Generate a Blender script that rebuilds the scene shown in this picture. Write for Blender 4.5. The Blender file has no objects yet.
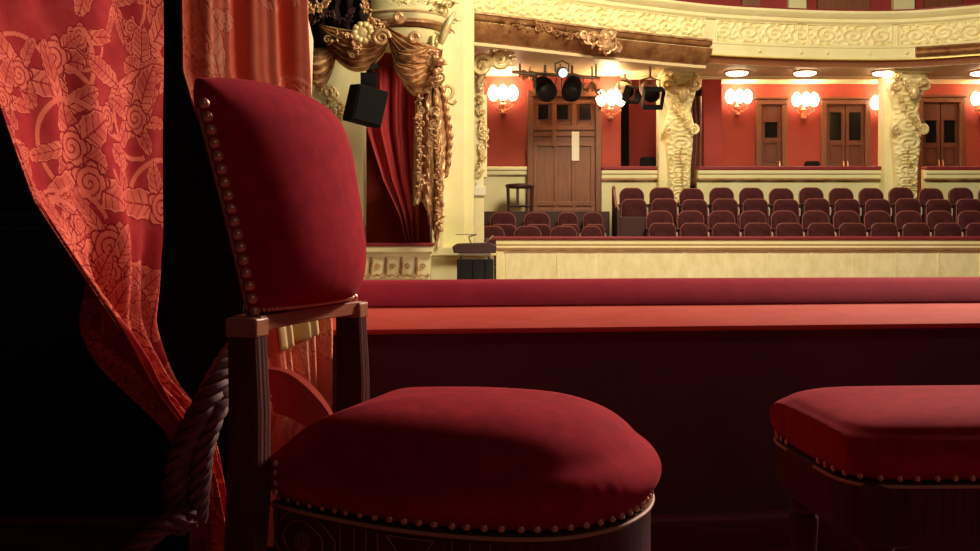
import bpy, bmesh, math, random
import numpy as np
from mathutils import Vector, Matrix
S = bpy.context.scene
C = S.collection
PI = math.pi
E = 0.80          # eye height above the box floor (m)
F = 1000.0        # focal length in pixels of the 980 px wide frame
HZ = 235.0        # picture row of the horizon

# ------------------------------------------------------------------ camera
cd = bpy.data.cameras.new('camera'); cam = bpy.data.objects.new('camera', cd); C.objects.link(cam)
cd.sensor_width = 36.0; cd.lens = 36.0 * F / 980.0
cd.shift_y = -(275.5 - HZ) / 980.0
cam.location = (0, 0, E); cam.rotation_euler = (PI / 2, 0, 0)
cd.clip_start = 0.05; cd.clip_end = 100
S.camera = cam
# ------------------------------------------------------------------ world and lights
w = bpy.data.worlds.new('world'); S.world = w; w.use_nodes = True
w.node_tree.nodes['Background'].inputs[0].default_value = (1.0, 0.62, 0.45, 1)
w.node_tree.nodes['Background'].inputs[1].default_value = 0.012
S.view_settings.view_transform = 'Standard'; S.view_settings.look = 'None'
S.view_settings.exposure = 0.0; S.view_settings.gamma = 1.0; S.view_settings.use_curve_mapping = False


def area(name, loc, target, size, power, col, sy=None):
    d = bpy.data.lights.new(name, 'AREA'); d.energy = power; d.color = col
    d.shape = 'RECTANGLE' if sy else 'DISK'; d.size = size
    if sy: d.size_y = sy
    o = bpy.data.objects.new(name, d); C.objects.link(o); o.location = loc
    o.rotation_euler = (Vector(target) - Vector(loc)).to_track_quat('-Z', 'Y').to_euler()
    return o


def spot(name, loc, target, power, col, deg, blend=0.6, radius=0.3):
    d = bpy.data.lights.new(name, 'SPOT'); d.energy = power; d.color = col
    d.spot_size = math.radians(deg); d.spot_blend = blend; d.shadow_soft_size = radius
    o = bpy.data.objects.new(name, d); C.objects.link(o); o.location = loc
    o.rotation_euler = (Vector(target) - Vector(loc)).to_track_quat('-Z', 'Y').to_euler()
    return o


# the hall light that reaches into the box over the parapet, from the right
spot('hall_light_on_box', (5.4, 7.6, 4.9), (0.1, 1.9, 0.70), 4700, (1.0, 0.78, 0.62), 36, 0.7, 0.75)
spot('curtain_fill_spot', (4.6, 2.35, 2.9), (-0.74, 2.36, 1.34), 660, (1.0, 0.80, 0.66), 21, 0.8, 0.15)  # added to brighten the curtains alone; no known lamp stands there
# dim unseen fill light added above and behind the viewer
d = bpy.data.lights.new('box_fill_light', 'POINT'); d.energy = 8.5; d.color = (1.0, 0.74, 0.72); d.shadow_soft_size = 0.10
blp = bpy.data.objects.new('box_fill_light', d); C.objects.link(blp); blp.location = (1.3, -0.4, 1.9)
# the great chandelier of the hall
area('chandelier_light', (3.0, 9.0, 6.2), (3.0, 16.5, 2.6), 2.6, 710, (1.0, 0.86, 0.57))
area('chandelier_light', (-0.6, 8.0, 5.2), (-1.2, 13.5, 2.2), 1.6, 18, (1.0, 0.82, 0.52))
# unseen area light added low down, in place of bounce onto the soffit
area('low_bounce_fill', (1.5, 8.0, -0.9), (4.5, 17.2, 3.6), 2.4, 120, (1.0, 0.80, 0.52), 0.5)


# ------------------------------------------------------------------ materials
def mat(name, col, rough=0.6, metal=0.0, noise=None, bump=None, sheen=0.0, spec=0.5, emit=None, col2=None, sheen_tint=None, stretch=None):
    """col2 with noise=(scale, detail) mottles the colour; bump=(scale, strength, distance)."""
    m = bpy.data.materials.new(name); m.use_nodes = True
    nt = m.node_tree; b = nt.nodes['Principled BSDF']
    b.inputs['Base Color'].default_value = (*col, 1); b.inputs['Roughness'].default_value = rough
    b.inputs['Metallic'].default_value = metal; b.inputs['Specular IOR Level'].default_value = spec
    if sheen:
        b.inputs['Sheen Weight'].default_value = sheen; b.inputs['Sheen Roughness'].default_value = 0.4
        b.inputs['Sheen Tint'].default_value = (*(sheen_tint or col), 1)
    if emit:
        b.inputs['Emission Color'].default_value = (*emit[0], 1); b.inputs['Emission Strength'].default_value = emit[1]
    tc = nt.nodes.new('ShaderNodeTexCoord'); mp = nt.nodes.new('ShaderNodeMapping')
    nt.links.new(tc.outputs['Object'], mp.inputs['Vector'])
    if stretch: mp.inputs['Scale'].default_value = stretch
    if noise and col2:
        n = nt.nodes.new('ShaderNodeTexNoise'); n.inputs['Scale'].default_value = noise[0]; n.inputs['Detail'].default_value = noise[1]
        n.inputs['Roughness'].default_value = 0.65
        r = nt.nodes.new('ShaderNodeValToRGB'); r.color_ramp.elements[0].position = 0.36; r.color_ramp.elements[1].position = 0.66
        r.color_ramp.elements[0].color = (*col, 1); r.color_ramp.elements[1].color = (*col2, 1)
        nt.links.new(mp.outputs['Vector'], n.inputs['Vector']); nt.links.new(n.outputs['Fac'], r.inputs['Fac'])
        nt.links.new(r.outputs['Color'], b.inputs['Base Color'])
    if bump:
        n2 = nt.nodes.new('ShaderNodeTexNoise'); n2.inputs['Scale'].default_value = bump[0]; n2.inputs['Detail'].default_value = 5
        bp = nt.nodes.new('ShaderNodeBump'); bp.inputs['Strength'].default_value = bump[1]; bp.inputs['Distance'].default_value = bump[2]
        nt.links.new(mp.outputs['Vector'], n2.inputs['Vector']); nt.links.new(n2.outputs['Fac'], bp.inputs['Height'])
        nt.links.new(bp.outputs['Normal'], b.inputs['Normal'])
    return m


M = {}
M['velvet'] = mat('red_velvet', (0.30, 0.008, 0.022), 0.9, noise=(34, 6), col2=(0.42, 0.014, 0.030), bump=(420, 0.10, 0.002), sheen=0.08, spec=0.06, sheen_tint=(0.9, 0.2, 0.2))
M['rail_velvet'] = mat('rail_velvet', (0.36, 0.014, 0.035), 0.9, noise=(10, 6), col2=(0.45, 0.022, 0.045), bump=(300, 0.12, 0.002), sheen=0.08, spec=0.06, sheen_tint=(0.9, 0.2, 0.25))
M['ledge'] = mat('red_painted_ledge', (0.80, 0.10, 0.07), 0.8, noise=(6, 6), col2=(0.88, 0.14, 0.10), bump=(40, 0.2, 0.003), stretch=(1, 1, 9), spec=0.12)
M['walnut'] = mat('dark_walnut', (0.06, 0.014, 0.014), 0.6, noise=(14, 6), col2=(0.12, 0.030, 0.027), bump=(40, 0.3, 0.002), stretch=(9, 9, 0.6), spec=0.12)
M['rail_wood'] = mat('light_walnut', (0.34, 0.12, 0.06), 0.4, noise=(14, 6), col2=(0.46, 0.18, 0.09), bump=(40, 0.2, 0.002), stretch=(4, 1, 9))
M['brass'] = mat('aged_brass', (0.70, 0.29, 0.16), 0.36, 0.5, noise=(60, 3), col2=(0.82, 0.42, 0.26))
M['inlay'] = mat('worn_inlay_line', (0.35, 0.17, 0.10), 0.45, 0.3)
M['inlay_disc'] = mat('inlay_disc', (0.13, 0.06, 0.05), 0.5)
M['cord'] = mat('piping_cord', (0.46, 0.22, 0.12), 0.6)
M['parapet'] = mat('dark_parapet_cloth', (0.15, 0.075, 0.088), 0.95, noise=(2.2, 5), col2=(0.24, 0.085, 0.11), bump=(200, 0.2, 0.001), spec=0.1)
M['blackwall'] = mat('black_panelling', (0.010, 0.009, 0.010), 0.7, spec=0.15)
M['floor'] = mat('dark_boards', (0.12, 0.026, 0.036), 0.42, noise=(7, 6), col2=(0.42, 0.07, 0.11), bump=(20, 0.4, 0.004), stretch=(0.5, 9, 1))
M['skirting'] = mat('dark_skirting', (0.42, 0.16, 0.15), 0.35)
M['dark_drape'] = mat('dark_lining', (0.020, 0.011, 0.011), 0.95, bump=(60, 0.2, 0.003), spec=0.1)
M['rope'] = mat('dark_rope', (0.07, 0.020, 0.020), 0.7, noise=(70, 3), col2=(0.13, 0.04, 0.038))
M['cream'] = mat('cream_plaster', (0.80, 0.72, 0.39), 0.6, noise=(2.5, 5), col2=(0.86, 0.79, 0.48), bump=(12, 0.15, 0.01))
M['cream_worn'] = mat('worn_cream_panel', (0.72, 0.65, 0.36), 0.6, noise=(8, 8), col2=(0.88, 0.82, 0.53), bump=(14, 0.3, 0.01), stretch=(1, 1, 0.5))
M['cream_relief'] = mat('cream_relief', (0.80, 0.68, 0.34), 0.5, noise=(5, 4), col2=(0.88, 0.80, 0.48))
M['gold_line'] = mat('gilt_line', (0.80, 0.60, 0.16), 0.4, 0.35)
M['gilt'] = mat('old_gilding', (0.40, 0.18, 0.08), 0.42, 0.4, noise=(9, 5), col2=(0.80, 0.52, 0.28), bump=(20, 0.4, 0.02))
M['gilt_pale'] = mat('pale_gilding', (0.70, 0.50, 0.22), 0.42, 0.25, noise=(6, 5), col2=(0.88, 0.74, 0.42), bump=(20, 0.4, 0.02))
M['bronze'] = mat('brown_gilding', (0.23, 0.085, 0.035), 0.45, 0.3, noise=(5, 6), col2=(0.48, 0.25, 0.10), bump=(16, 0.4, 0.02))
M['browncove'] = mat('brown_cove', (0.27, 0.095, 0.04), 0.5, noise=(1.2, 3), col2=(0.33, 0.13, 0.06))
M['soffit'] = mat('cream_soffit', (0.84, 0.66, 0.40), 0.5)
M['redwall'] = mat('red_wallcloth', (0.33, 0.046, 0.032), 0.8, noise=(1.6, 4), col2=(0.39, 0.06, 0.04), bump=(60, 0.1, 0.004))
M['redwall_far'] = mat('dark_red_wallcloth', (0.27, 0.026, 0.024), 0.8, noise=(1.6, 4), col2=(0.33, 0.034, 0.03))
M['redpanel'] = mat('red_flock', (0.46, 0.05, 0.03), 0.85, noise=(14, 8), col2=(0.58, 0.08, 0.045), bump=(40, 0.3, 0.01))
M['stage_curtain'] = mat('stage_box_curtain', (0.40, 0.02, 0.03), 0.7, noise=(5, 5), col2=(0.52, 0.035, 0.045), sheen=0.3, sheen_tint=(1, .4, .35), stretch=(3, 3, 0.5))
M['doorwood'] = mat('door_wood', (0.19, 0.062, 0.028), 0.45, noise=(6, 6), col2=(0.27, 0.095, 0.042), stretch=(5, 5, 0.6))
M['doordark'] = mat('door_wood_dark', (0.10, 0.030, 0.017), 0.5, noise=(6, 6), col2=(0.15, 0.047, 0.026), stretch=(5, 5, 0.6))
M['doorframe'] = mat('door_frame', (0.16, 0.055, 0.028), 0.5, noise=(6, 6), col2=(0.22, 0.08, 0.038), stretch=(5, 5, 0.6))
M['darkglass'] = mat('dark_door_glass', (0.012, 0.010, 0.010), 0.15)
M['seatred'] = mat('stalls_velvet', (0.050, 0.008, 0.011), 0.8, noise=(9, 6), col2=(0.080, 0.015, 0.018), sheen=0.12, sheen_tint=(.7, .3, .3), spec=0.2)
M['seatpiping'] = mat('stalls_piping', (0.33, 0.095, 0.075), 0.5)
M['seatframe'] = mat('stalls_frame', (0.05, 0.012, 0.013), 0.5)
M['bracket'] = mat('bright_bracket', (0.75, 0.62, 0.55), 0.35, 0.3)
M['redrail'] = mat('red_rail', (0.22, 0.012, 0.018), 0.6)
M['black'] = mat('stage_black', (0.008, 0.007, 0.008), 0.8, spec=0.15)
M['blackgloss'] = mat('gear_black', (0.010, 0.009, 0.010), 0.35, spec=0.25)
M['steel'] = mat('worn_steel', (0.35, 0.30, 0.26), 0.4, 0.7)
M['white'] = mat('white_plastic', (0.86, 0.80, 0.62), 0.4)
M['paper'] = mat('white_notice', (0.86, 0.82, 0.70), 0.6)
M['bulb'] = mat('lit_bulb', (1, 0.85, 0.6), 0.4, emit=((1.0, 0.80, 0.50), 14))
M['lens'] = mat('lit_lens', (0.6, 0.75, 0.9), 0.3, emit=((0.55, 0.82, 1.0), 1.6))
M['lamp_brown'] = mat('lamp_housing_brown', (0.22, 0.07, 0.045), 0.4, 0.2)
M['lining'] = mat('cream_lining', (0.68, 0.48, 0.18), 0.75, bump=(90, 0.2, 0.002))


def brocade_material(name, base, light, dark):
    m = bpy.data.materials.new(name); m.use_nodes = True; nt = m.node_tree; b = nt.nodes['Principled BSDF']
    at = nt.nodes.new('ShaderNodeAttribute'); at.attribute_name = 'weave'
    r = nt.nodes.new('ShaderNodeValToRGB'); e = r.color_ramp.elements
    e[0].position = 0.0; e[0].color = (*dark, 1); e[1].position = 1.0; e[1].color = (*light, 1)
    k = e.new(0.35); k.color = (*base, 1)
    tc = nt.nodes.new('ShaderNodeTexCoord'); n = nt.nodes.new('ShaderNodeTexNoise'); n.inputs['Scale'].default_value = 26; n.inputs['Detail'].default_value = 6
    mx = nt.nodes.new('ShaderNodeMath'); mx.operation = 'MULTIPLY_ADD'; mx.inputs[1].default_value = 0.34; mx.inputs[2].default_value = -0.17
    ad = nt.nodes.new('ShaderNodeMath'); ad.operation = 'ADD'
    nt.links.new(tc.outputs['Object'], n.inputs['Vector']); nt.links.new(n.outputs['Fac'], mx.inputs[0])
    nt.links.new(mx.outputs[0], ad.inputs[0]); nt.links.new(at.outputs['Fac'], ad.inputs[1])
    nt.links.new(ad.outputs[0], r.inputs['Fac']); nt.links.new(r.outputs['Color'], b.inputs['Base Color'])
    bp = nt.nodes.new('ShaderNodeBump'); bp.inputs['Strength'].default_value = 0.35; bp.inputs['Distance'].default_value = 0.006
    nt.links.new(at.outputs['Fac'], bp.inputs['Height']); nt.links.new(bp.outputs['Normal'], b.inputs['Normal'])
    b.inputs['Roughness'].default_value = 0.85; b.inputs['Specular IOR Level'].default_value = 0.06
    return m


M['brocade'] = brocade_material('red_brocade', (0.29, 0.016, 0.020), (0.62, 0.135, 0.085), (0.11, 0.007, 0.010))
M['brocade_pale'] = brocade_material('salmon_brocade', (0.78, 0.19, 0.11), (0.90, 0.36, 0.22), (0.42, 0.06, 0.04))


# ------------------------------------------------------------------ mesh helpers
def P(px, py, Y):
    return Vector(((px - 490.0) * Y / F, Y, E + (HZ - py) * Y / F))


class MB:
    def __init__(self): self.v = []; self.f = []

    def add(self, vs, fs):
        o = len(self.v); self.v += [tuple(p) for p in vs]; self.f += [tuple(i + o for i in f) for f in fs]; return self

    def box(self, a, b):
        x0, y0, z0 = (min(a[i], b[i]) for i in range(3)); x1, y1, z1 = (max(a[i], b[i]) for i in range(3))
        return self.add([(x0, y0, z0), (x1, y0, z0), (x1, y1, z0), (x0, y1, z0), (x0, y0, z1), (x1, y0, z1), (x1, y1, z1), (x0, y1, z1)],
                        [(0, 3, 2, 1), (4, 5, 6, 7), (0, 1, 5, 4), (1, 2, 6, 5), (2, 3, 7, 6), (3, 0, 4, 7)])

    def grid(self, rows, closed_u=False, closed_v=False):
        """rows: list of lists of points."""
        n = len(rows); m = len(rows[0]); vs = [p for r in rows for p in r]; fs = []
        for i in range(n if closed_v else n - 1):
            for j in range(m if closed_u else m - 1):
                a = i * m + j; b = i * m + (j + 1) % m; c = ((i + 1) % n) * m + (j + 1) % m; d = ((i + 1) % n) * m + j
                fs.append((a, b, c, d))
        return self.add(vs, fs)

    def loft(self, rings, cap=True):
        self.grid(rings, closed_u=True)
        if cap:
            m = len(rings[0]); o = len(self.v) - m * len(rings)
            self.f.append(tuple(o + i for i in reversed(range(m)))); self.f.append(tuple(len(self.v) - m + i for i in range(m)))
        return self

    def tube(self, path, r, seg=8):
        path = [Vector(p) for p in path]; n = len(path); rr = r if hasattr(r, '__len__') else [r] * n
        rings = []; up = None
        for i, p in enumerate(path):
            t = (path[min(i + 1, n - 1)] - path[max(i - 1, 0)]).normalized()
            if up is None:
                up = t.orthogonal().normalized()
            up = (up - t * up.dot(t))
            up = up.normalized() if up.length > 1e-6 else t.orthogonal().normalized()
            sd = t.cross(up)
            rings.append([p + (up * math.cos(a) + sd * math.sin(a)) * rr[i] for a in (2 * PI * k / seg for k in range(seg))])
        return self.loft(rings)

    def lathe(self, prof, c=(0, 0, 0), seg=20):
        """prof: list of (radius, z)."""
        c = Vector(c)
        return self.loft([[c + Vector((r * math.cos(a), r * math.sin(a), z)) for a in (2 * PI * k / seg for k in range(seg))] for r, z in prof])

    def blob(self, c, rad, rot=None, seg=10, rings=6):
        c = Vector(c); rows = []
        for i in range(1, rings):
            th = PI * i / rings
            rows.append([Vector((rad[0] * math.sin(th) * math.cos(a), rad[1] * math.sin(th) * math.sin(a), rad[2] * math.cos(th))) for a in (2 * PI * k / seg for k in range(seg))])
        if rot is not None: rows = [[rot @ p for p in r] for r in rows]
        return self.loft([[c + p for p in r] for r in rows][::-1])

    def prism(self, poly, y0, y1):
        """poly in (x, z), extruded along y."""
        a = [(x, y0, z) for x, z in poly]; b = [(x, y1, z) for x, z in poly]
        return self.loft([a, b])

    def spiral(self, c, r, turns, tr, ax=(1, 0, 0), bx=(0, 0, 1), start=0.0, flip=1, steps=18, seg=6):
        c = Vector(c); ax = Vector(ax); bx = Vector(bx); pts = []; rr = []
        n = int(steps * turns)
        for i in range(n + 1):
            t = i / n; a = start + flip * 2 * PI * turns * t; q = r * (1 - 0.86 * t)
            pts.append(c + ax * q * math.cos(a) + bx * q * math.sin(a)); rr.append(tr * (1 - 0.45 * t))
        return self.tube(pts, rr, seg)

    def build(self, name, m, parent=None, smooth=True, loc=None, sharp=40):
        me = bpy.data.meshes.new(name); me.from_pydata(self.v, [], self.f); me.update()
        bm = bmesh.new(); bm.from_mesh(me); bmesh.ops.recalc_face_normals(bm, faces=bm.faces); bm.to_mesh(me); bm.free()
        o = bpy.data.objects.new(name, me); C.objects.link(o); me.materials.append(m)
        if smooth:
            me.polygons.foreach_set('use_smooth', [True] * len(me.polygons))
            try: me.set_sharp_from_angle(angle=math.radians(sharp))
            except Exception: pass
        if parent is not None: o.parent = parent
        if loc is not None: o.location = loc
        return o


def bevel(o, wd, seg=2):
    b = o.modifiers.new('bevel', 'BEVEL'); b.width = wd; b.segments = seg; b.limit_method = 'ANGLE'; return o


def tag(o, label, cat, group=None):
    o['label'] = label; o['category'] = cat
    if group: o['group'] = group
    return o


def thing(name, label, cat, loc=(0, 0, 0), rz=0.0, group=None):
    o = bpy.data.objects.new(name, None); C.objects.link(o); o.location = loc; o.rotation_euler = (0, 0, rz); o.empty_display_size = 0.1
    return tag(o, label, cat, group)


def struct(o, label=None, cat=None):
    o['kind'] = 'structure'
    if label: o['label'] = label
    if cat: o['category'] = cat
    return o


def dup(root, label=None, loc=None, rz=None, scale=None, group=None):
    def cp(o, par):
        c = o.copy(); C.objects.link(c); c.parent = par
        for ch in kids.get(o.name, []): cp(ch, c)
        return c
    kids = {}
    def walk(o):
        kids[o.name] = list(o.children)
        for ch in o.children: walk(ch)
    walk(root)
    r = cp(root, root.parent)
    if loc is not None: r.location = loc
    if rz is not None: r.rotation_euler = (0, 0, rz)
    if scale is not None: r.scale = scale
    if label: r['label'] = label
    if group: r['group'] = group
    return r


def crom(pts, n):
    """Catmull-Rom resample of a list of tuples to n points, even in parameter."""
    pts = [np.array(p, float) for p in pts]; k = len(pts); out = []
    for i in range(n):
        t = i * (k - 1) / (n - 1); j = min(int(t), k - 2); u = t - j
        p0 = pts[max(j - 1, 0)]; p1 = pts[j]; p2 = pts[j + 1]; p3 = pts[min(j + 2, k - 1)]
        if j == 0: p0 = 2 * p1 - p2
        if j + 2 > k - 1: p3 = 2 * p2 - p1
        out.append(0.5 * (2 * p1 + (p2 - p0) * u + (2 * p0 - 5 * p1 + 4 * p2 - p3) * u * u + (3 * p1 - p0 - 3 * p2 + p3) * u ** 3))
    return out


def lerp_tab(tab, x):
    xs = [t[0] for t in tab]; return np.interp(x, xs, [t[1] for t in tab])


def scroll_relief(s, t, p=0.52, seed=0.0):
    """Carved rinceau height 0..1 at s (metres along) and t (-1..1 across)."""
    k = np.floor(s / p); u = (s / p - k - 0.5) * 2.0; sg = np.where(k % 2 < 1, 1.0, -1.0)
    y = t * sg
    r = np.hypot(u * 0.95, y + 0.05); th = np.arctan2(y + 0.05, u)
    sp = np.cos(2 * PI * (r * 2.1 - th / (2 * PI) + seed)); h = np.where(r < 0.85, np.clip(sp, 0, 1) ** 0.7, 0.0)
    leaf = np.clip(np.cos(9 * th + 6 * r), 0, 1) * ((r > 0.72) & (r < 1.25)) * 0.9
    return np.maximum(h, leaf) * (np.abs(t) < 0.94)


# ------------------------------------------------------------------ the box: floor, walls, parapet
MB().box((-2.2, -1.2, -0.12), (3.6, 2.60, 0.0)).build('floor', M['floor'], smooth=False)['kind'] = 'structure'
PY = 2.72        # inner face of the parapet; it runs slightly away to the right
PYAW = math.atan2(0.20, 1.75)


def along(x, off=0.0):
    return PY + (x + 0.35) * math.tan(PYAW) * 1.0 + off


def slab(name, x0, x1, d0, d1, z0, z1, m, parent=None):
    """A slab that follows the parapet line; d0, d1 are distances behind its inner face."""
    mb = MB(); rows = []
    for z in (z0, z1):
        rows.append([(x0, along(x0, d0), z), (x1, along(x1, d0), z), (x1, along(x1, d1), z), (x0, along(x0, d1), z)])
    mb.loft(rows)
    return mb.build(name, m, parent, smooth=False)


o = slab('wall_front', -0.80, 3.4, 0.0, 0.16, -0.1, 0.60, M['parapet']); o['kind'] = 'structure'
o = slab('baseboard_front', -0.80, 3.4, -0.03, 0.0, 0.0, 0.014, M['skirting']); o['kind'] = 'structure'
# floor strip up to the parapet
mb = MB(); mb.loft([[(-2.2, 2.60, z), (3.6, 2.60, z), (3.6, along(3.6, 0.0), z), (-2.2, along(-2.2, 0.15), z)] for z in (-0.12, 0.0)])
mb.build('floor_edge', M['floor'], smooth=False)['kind'] = 'structure'
# left wall end and jamb
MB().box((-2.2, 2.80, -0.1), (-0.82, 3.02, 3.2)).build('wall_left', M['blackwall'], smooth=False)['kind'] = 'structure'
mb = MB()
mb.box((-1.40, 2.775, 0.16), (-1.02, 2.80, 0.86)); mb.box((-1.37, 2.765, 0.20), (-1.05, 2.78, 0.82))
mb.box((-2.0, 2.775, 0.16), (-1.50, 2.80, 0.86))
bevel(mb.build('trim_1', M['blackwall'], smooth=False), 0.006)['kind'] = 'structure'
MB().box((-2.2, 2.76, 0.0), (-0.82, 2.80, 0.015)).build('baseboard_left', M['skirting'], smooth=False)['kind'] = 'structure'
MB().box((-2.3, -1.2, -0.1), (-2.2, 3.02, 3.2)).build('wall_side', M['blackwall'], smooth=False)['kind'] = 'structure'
# jamb pillar, cream on the hall side
mb = MB()
mb.loft([[(-0.83, 2.96, z), (-0.585 + dx, 2.98, z), (-0.605 + dx, 3.40, z), (-0.83, 3.40, z)] for z, dx in ((0.0, 0), (1.26, 0.0), (1.46, 0.006), (1.60, -0.028), (3.2, -0.03))])
bevel(mb.build('trim_2', M['cream'], smooth=False), 0.01)['kind'] = 'structure'

# padded rail of the parapet
rail = thing('parapet_rail', 'red velvet padded rail on the dark parapet in front of the chairs', 'railing', (0, 0, 0))


def rail_sweep(prof, name, m, x0=-0.80, x1=3.4, n=60, wob=0.0):
    rows = []
    for i in range(n + 1):
        x = x0 + (x1 - x0) * i / n
        rows.append([(x, along(x, d + wob * math.sin(x * 5.1 + k)), z + wob * math.sin(x * 3.7 + 2 * k)) for k, (d, z) in enumerate(prof)])
    mb = MB(); mb.loft(rows)
    return mb.build(name, m, rail, sharp=60)


pad = [(0.000, 0.600), (-0.004, 0.606), (0.004, 0.613), (0.04, 0.636), (0.08, 0.657), (0.11, 0.668), (0.14, 0.672), (0.17, 0.668), (0.20, 0.650), (0.21, 0.620), (0.20, 0.600)]
rail_sweep(pad, 'velvet_pad', M['rail_velvet'], wob=0.0006)
led = [(-0.095, 0.538), (-0.102, 0.544), (-0.102, 0.552), (-0.004, 0.6035), (0.03, 0.606), (0.20, 0.606), (0.20, 0.560), (0.0, 0.540)]
rail_sweep(led, 'wooden_ledge', M['ledge'])

# ------------------------------------------------------------------ curtains of the box
def weave_pattern(ss, tt, seed, n, size, veins=True):
    """Floral damask value 0..1 on arrays ss, tt (metres)."""
    rng = random.Random(seed); val = np.full(ss.shape, 0.36)
    s0, s1, t0, t1 = ss.min(), ss.max(), tt.min(), tt.max()

    def leaf(cx, cy, ang, L, W, lobes):
        nonlocal val
        ca, sa = math.cos(ang), math.sin(ang)
        a = ((ss - cx) * ca + (tt - cy) * sa) / L; b = (-(ss - cx) * sa + (tt - cy) * ca)
        b = b + 0.18 * L * np.sin(a * 2.2) * a
        wd = W * np.sqrt(np.clip(a * (1 - a) * 4, 0, 1)) * (1 - 0.13 * np.abs(np.sin(a * PI * lobes)))
        e = wd - np.abs(b)
        ins = (a > 0) & (a < 1) & (e > 0)
        v = 0.82 + 0.18 * np.sin(a * 7)
        rib = np.abs(((a * lobes * 1.6 - np.abs(b) / W * 1.1) % 1.0) - 0.5)
        v = np.where(rib < 0.10, 0.45, v); v = np.where(np.abs(b) < 0.05 * W, 0.25, v)
        v = np.where(e < 0.10 * W, 0.98, v)
        rim = (a > -0.03) & (a < 1.03) & (e > -0.09 * W) & (e <= 0)
        val = np.where(rim & ~ins, np.minimum(val, 0.16), val); val = np.where(ins, v, val)

    def rose(cx, cy, R):
        nonlocal val
        x = ss - cx; y = tt - cy; r = np.hypot(x, y) / R; th = np.arctan2(y, x)
        ed = 0.84 + 0.16 * np.cos(5 * th); ins = r < ed
        sp = np.abs(((r * 3.0 - th / (2 * PI)) % 1.0) - 0.5)
        v = np.where(sp < 0.12, 0.28, 0.86)
        val = np.where((r < ed + 0.1) & ~ins, 0.14, val); val = np.where(ins, v, val)

    def stem(cx, cy, R, a0, a1, wd):
        nonlocal val
        x = ss - cx; y = tt - cy; r = np.hypot(x, y); th = (np.arctan2(y, x) - a0) % (2 * PI)
        val = np.where((np.abs(r - R) < wd) & (th < a1), 0.9, val)
    for k in range(n):
        cx = rng.uniform(s0, s1); cy = t0 + (t1 - t0) * (k + rng.random()) / n; q = size * rng.uniform(0.75, 1.3)
        a0 = rng.uniform(0, 2 * PI)
        stem(cx, cy, q * 0.9, a0, rng.uniform(1.5, 3.6), 0.05 * q)
        for j in range(rng.randint(3, 5)):
            leaf(cx, cy, a0 + j * 1.25 + rng.uniform(-.3, .3), q * rng.uniform(0.6, 1.5), q * rng.uniform(0.14, 0.36), rng.randint(3, 5))
        if k % 2 == 0: rose(cx, cy, q * 0.4)
        else: rose(cx + q * 0.7 * math.cos(a0 + 2.2), cy + q * 0.7 * math.sin(a0 + 2.2), q * 0.28)
    return val


def cloth(name, fn, nu, nv, m, parent, weave=None, thick=0.003, ss=1.0):
    """fn(u, v) -> point; u across, v down."""
    pts = [[fn(i / (nu - 1), j / (nv - 1)) for i in range(nu)] for j in range(nv)]
    mb = MB(); mb.grid(pts)
    o = mb.build(name, m, parent, sharp=180)
    if weave:
        A = np.array([[tuple(p) for p in r] for r in pts])
        s = np.zeros(A.shape[:2]); s[:, 1:] = np.cumsum(np.linalg.norm(np.diff(A, axis=1), axis=2), axis=1)
        mid = s[:, nu // 2:nu // 2 + 1]; s = s - mid
        # the cloth keeps its weave under the gathering: rows share the width of the widest row
        wmax = (s[:, -1] - s[:, 0]).max(); wrow = (s[:, -1] - s[:, 0])[:, None]
        s = s / np.maximum(wrow, 1e-6) * (0.35 * wmax + 0.65 * wrow)
        t = np.repeat(A[:, :, 2].mean(axis=1)[:, None], nu, axis=1) * 1.0
        val = weave_pattern(s, -t, *weave)
        at = o.data.attributes.new('weave', 'FLOAT', 'POINT'); at.data.foreach_set('value', val.ravel().astype(np.float32))
    if thick:
        sd = o.modifiers.new('thickness', 'SOLIDIFY'); sd.thickness = thick; sd.offset = 0
    return o


drape = thing('brocade_curtain', 'red floral brocade curtain swept aside and tied back, left of the chair', 'curtain', (-0.72, 2.2, 0))
NRM = Vector((0.98, -0.20, 0))
cl_L = [(-300, -110), (-60, -48), (0, -30), (100, -4), (200, 28), (260, 64), (320, 101), (380, 136), (430, 168), (455, 178), (480, 186), (520, 192), (600, 190)]
cl_R = [(-60, 164), (200, 165), (260, 167), (320, 174), (380, 196), (430, 226), (455, 232), (480, 236), (520, 240), (600, 246)]
cl_YL = [(-60, 1.86), (200, 1.88), (320, 1.98), (430, 2.16), (600, 2.16)]
cl_YR = [(-60, 2.30), (200, 2.30), (320, 2.30), (430, 2.26), (600, 2.26)]
cl_A = [(-60, 0.006), (120, 0.010), (230, 0.020), (330, 0.040), (430, 0.028), (520, 0.032), (600, 0.035)]


def curtain_one(u, v):
    py = -300 + 896 * v
    a, b = lerp_tab(cl_L, py), lerp_tab(cl_R, py); ya, yb = lerp_tab(cl_YL, py), lerp_tab(cl_YR, py)
    px = a + (b - a) * u; Y = ya + (yb - ya) * u
    g = min(1.0, max(0.0, (py - 180) / 180.0))
    fold = (1 - g) * (math.cos(2 * PI * (1.6 * u + 0.1)) + 0.5 * math.cos(2 * PI * 3.1 * u + 1.0)) + g * (math.cos(2 * PI * (1.55 * u - 0.06)) * 1.1 + 0.35 * math.sin(2 * PI * (6.0 * u + 0.6 * v)))
    hol = math.exp(-((py - 350) / 75.0) ** 2) * lerp_tab([(0, 0), (0.28, 0.0), (0.46, -0.13), (0.6, -0.125), (1, -0.02)], u) + min(1, max(0, (py - 400) / 60)) * lerp_tab([(0, 0.03), (0.3, 0.02), (0.6, -0.06), (1, 0.0)], u)
    d = hol + lerp_tab(cl_A, py) * fold + 0.004 * math.sin(31 * u + 9 * v) * math.sin(17 * v)
    p = P(px, py, Y)
    return p + NRM * d * (1.0 if u > 0.02 else 0.6)


cloth('curtain_cloth', curtain_one, 300, 800, M['brocade'], drape, weave=(23, 84, 0.10)).location = -Vector(drape.location)

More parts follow.
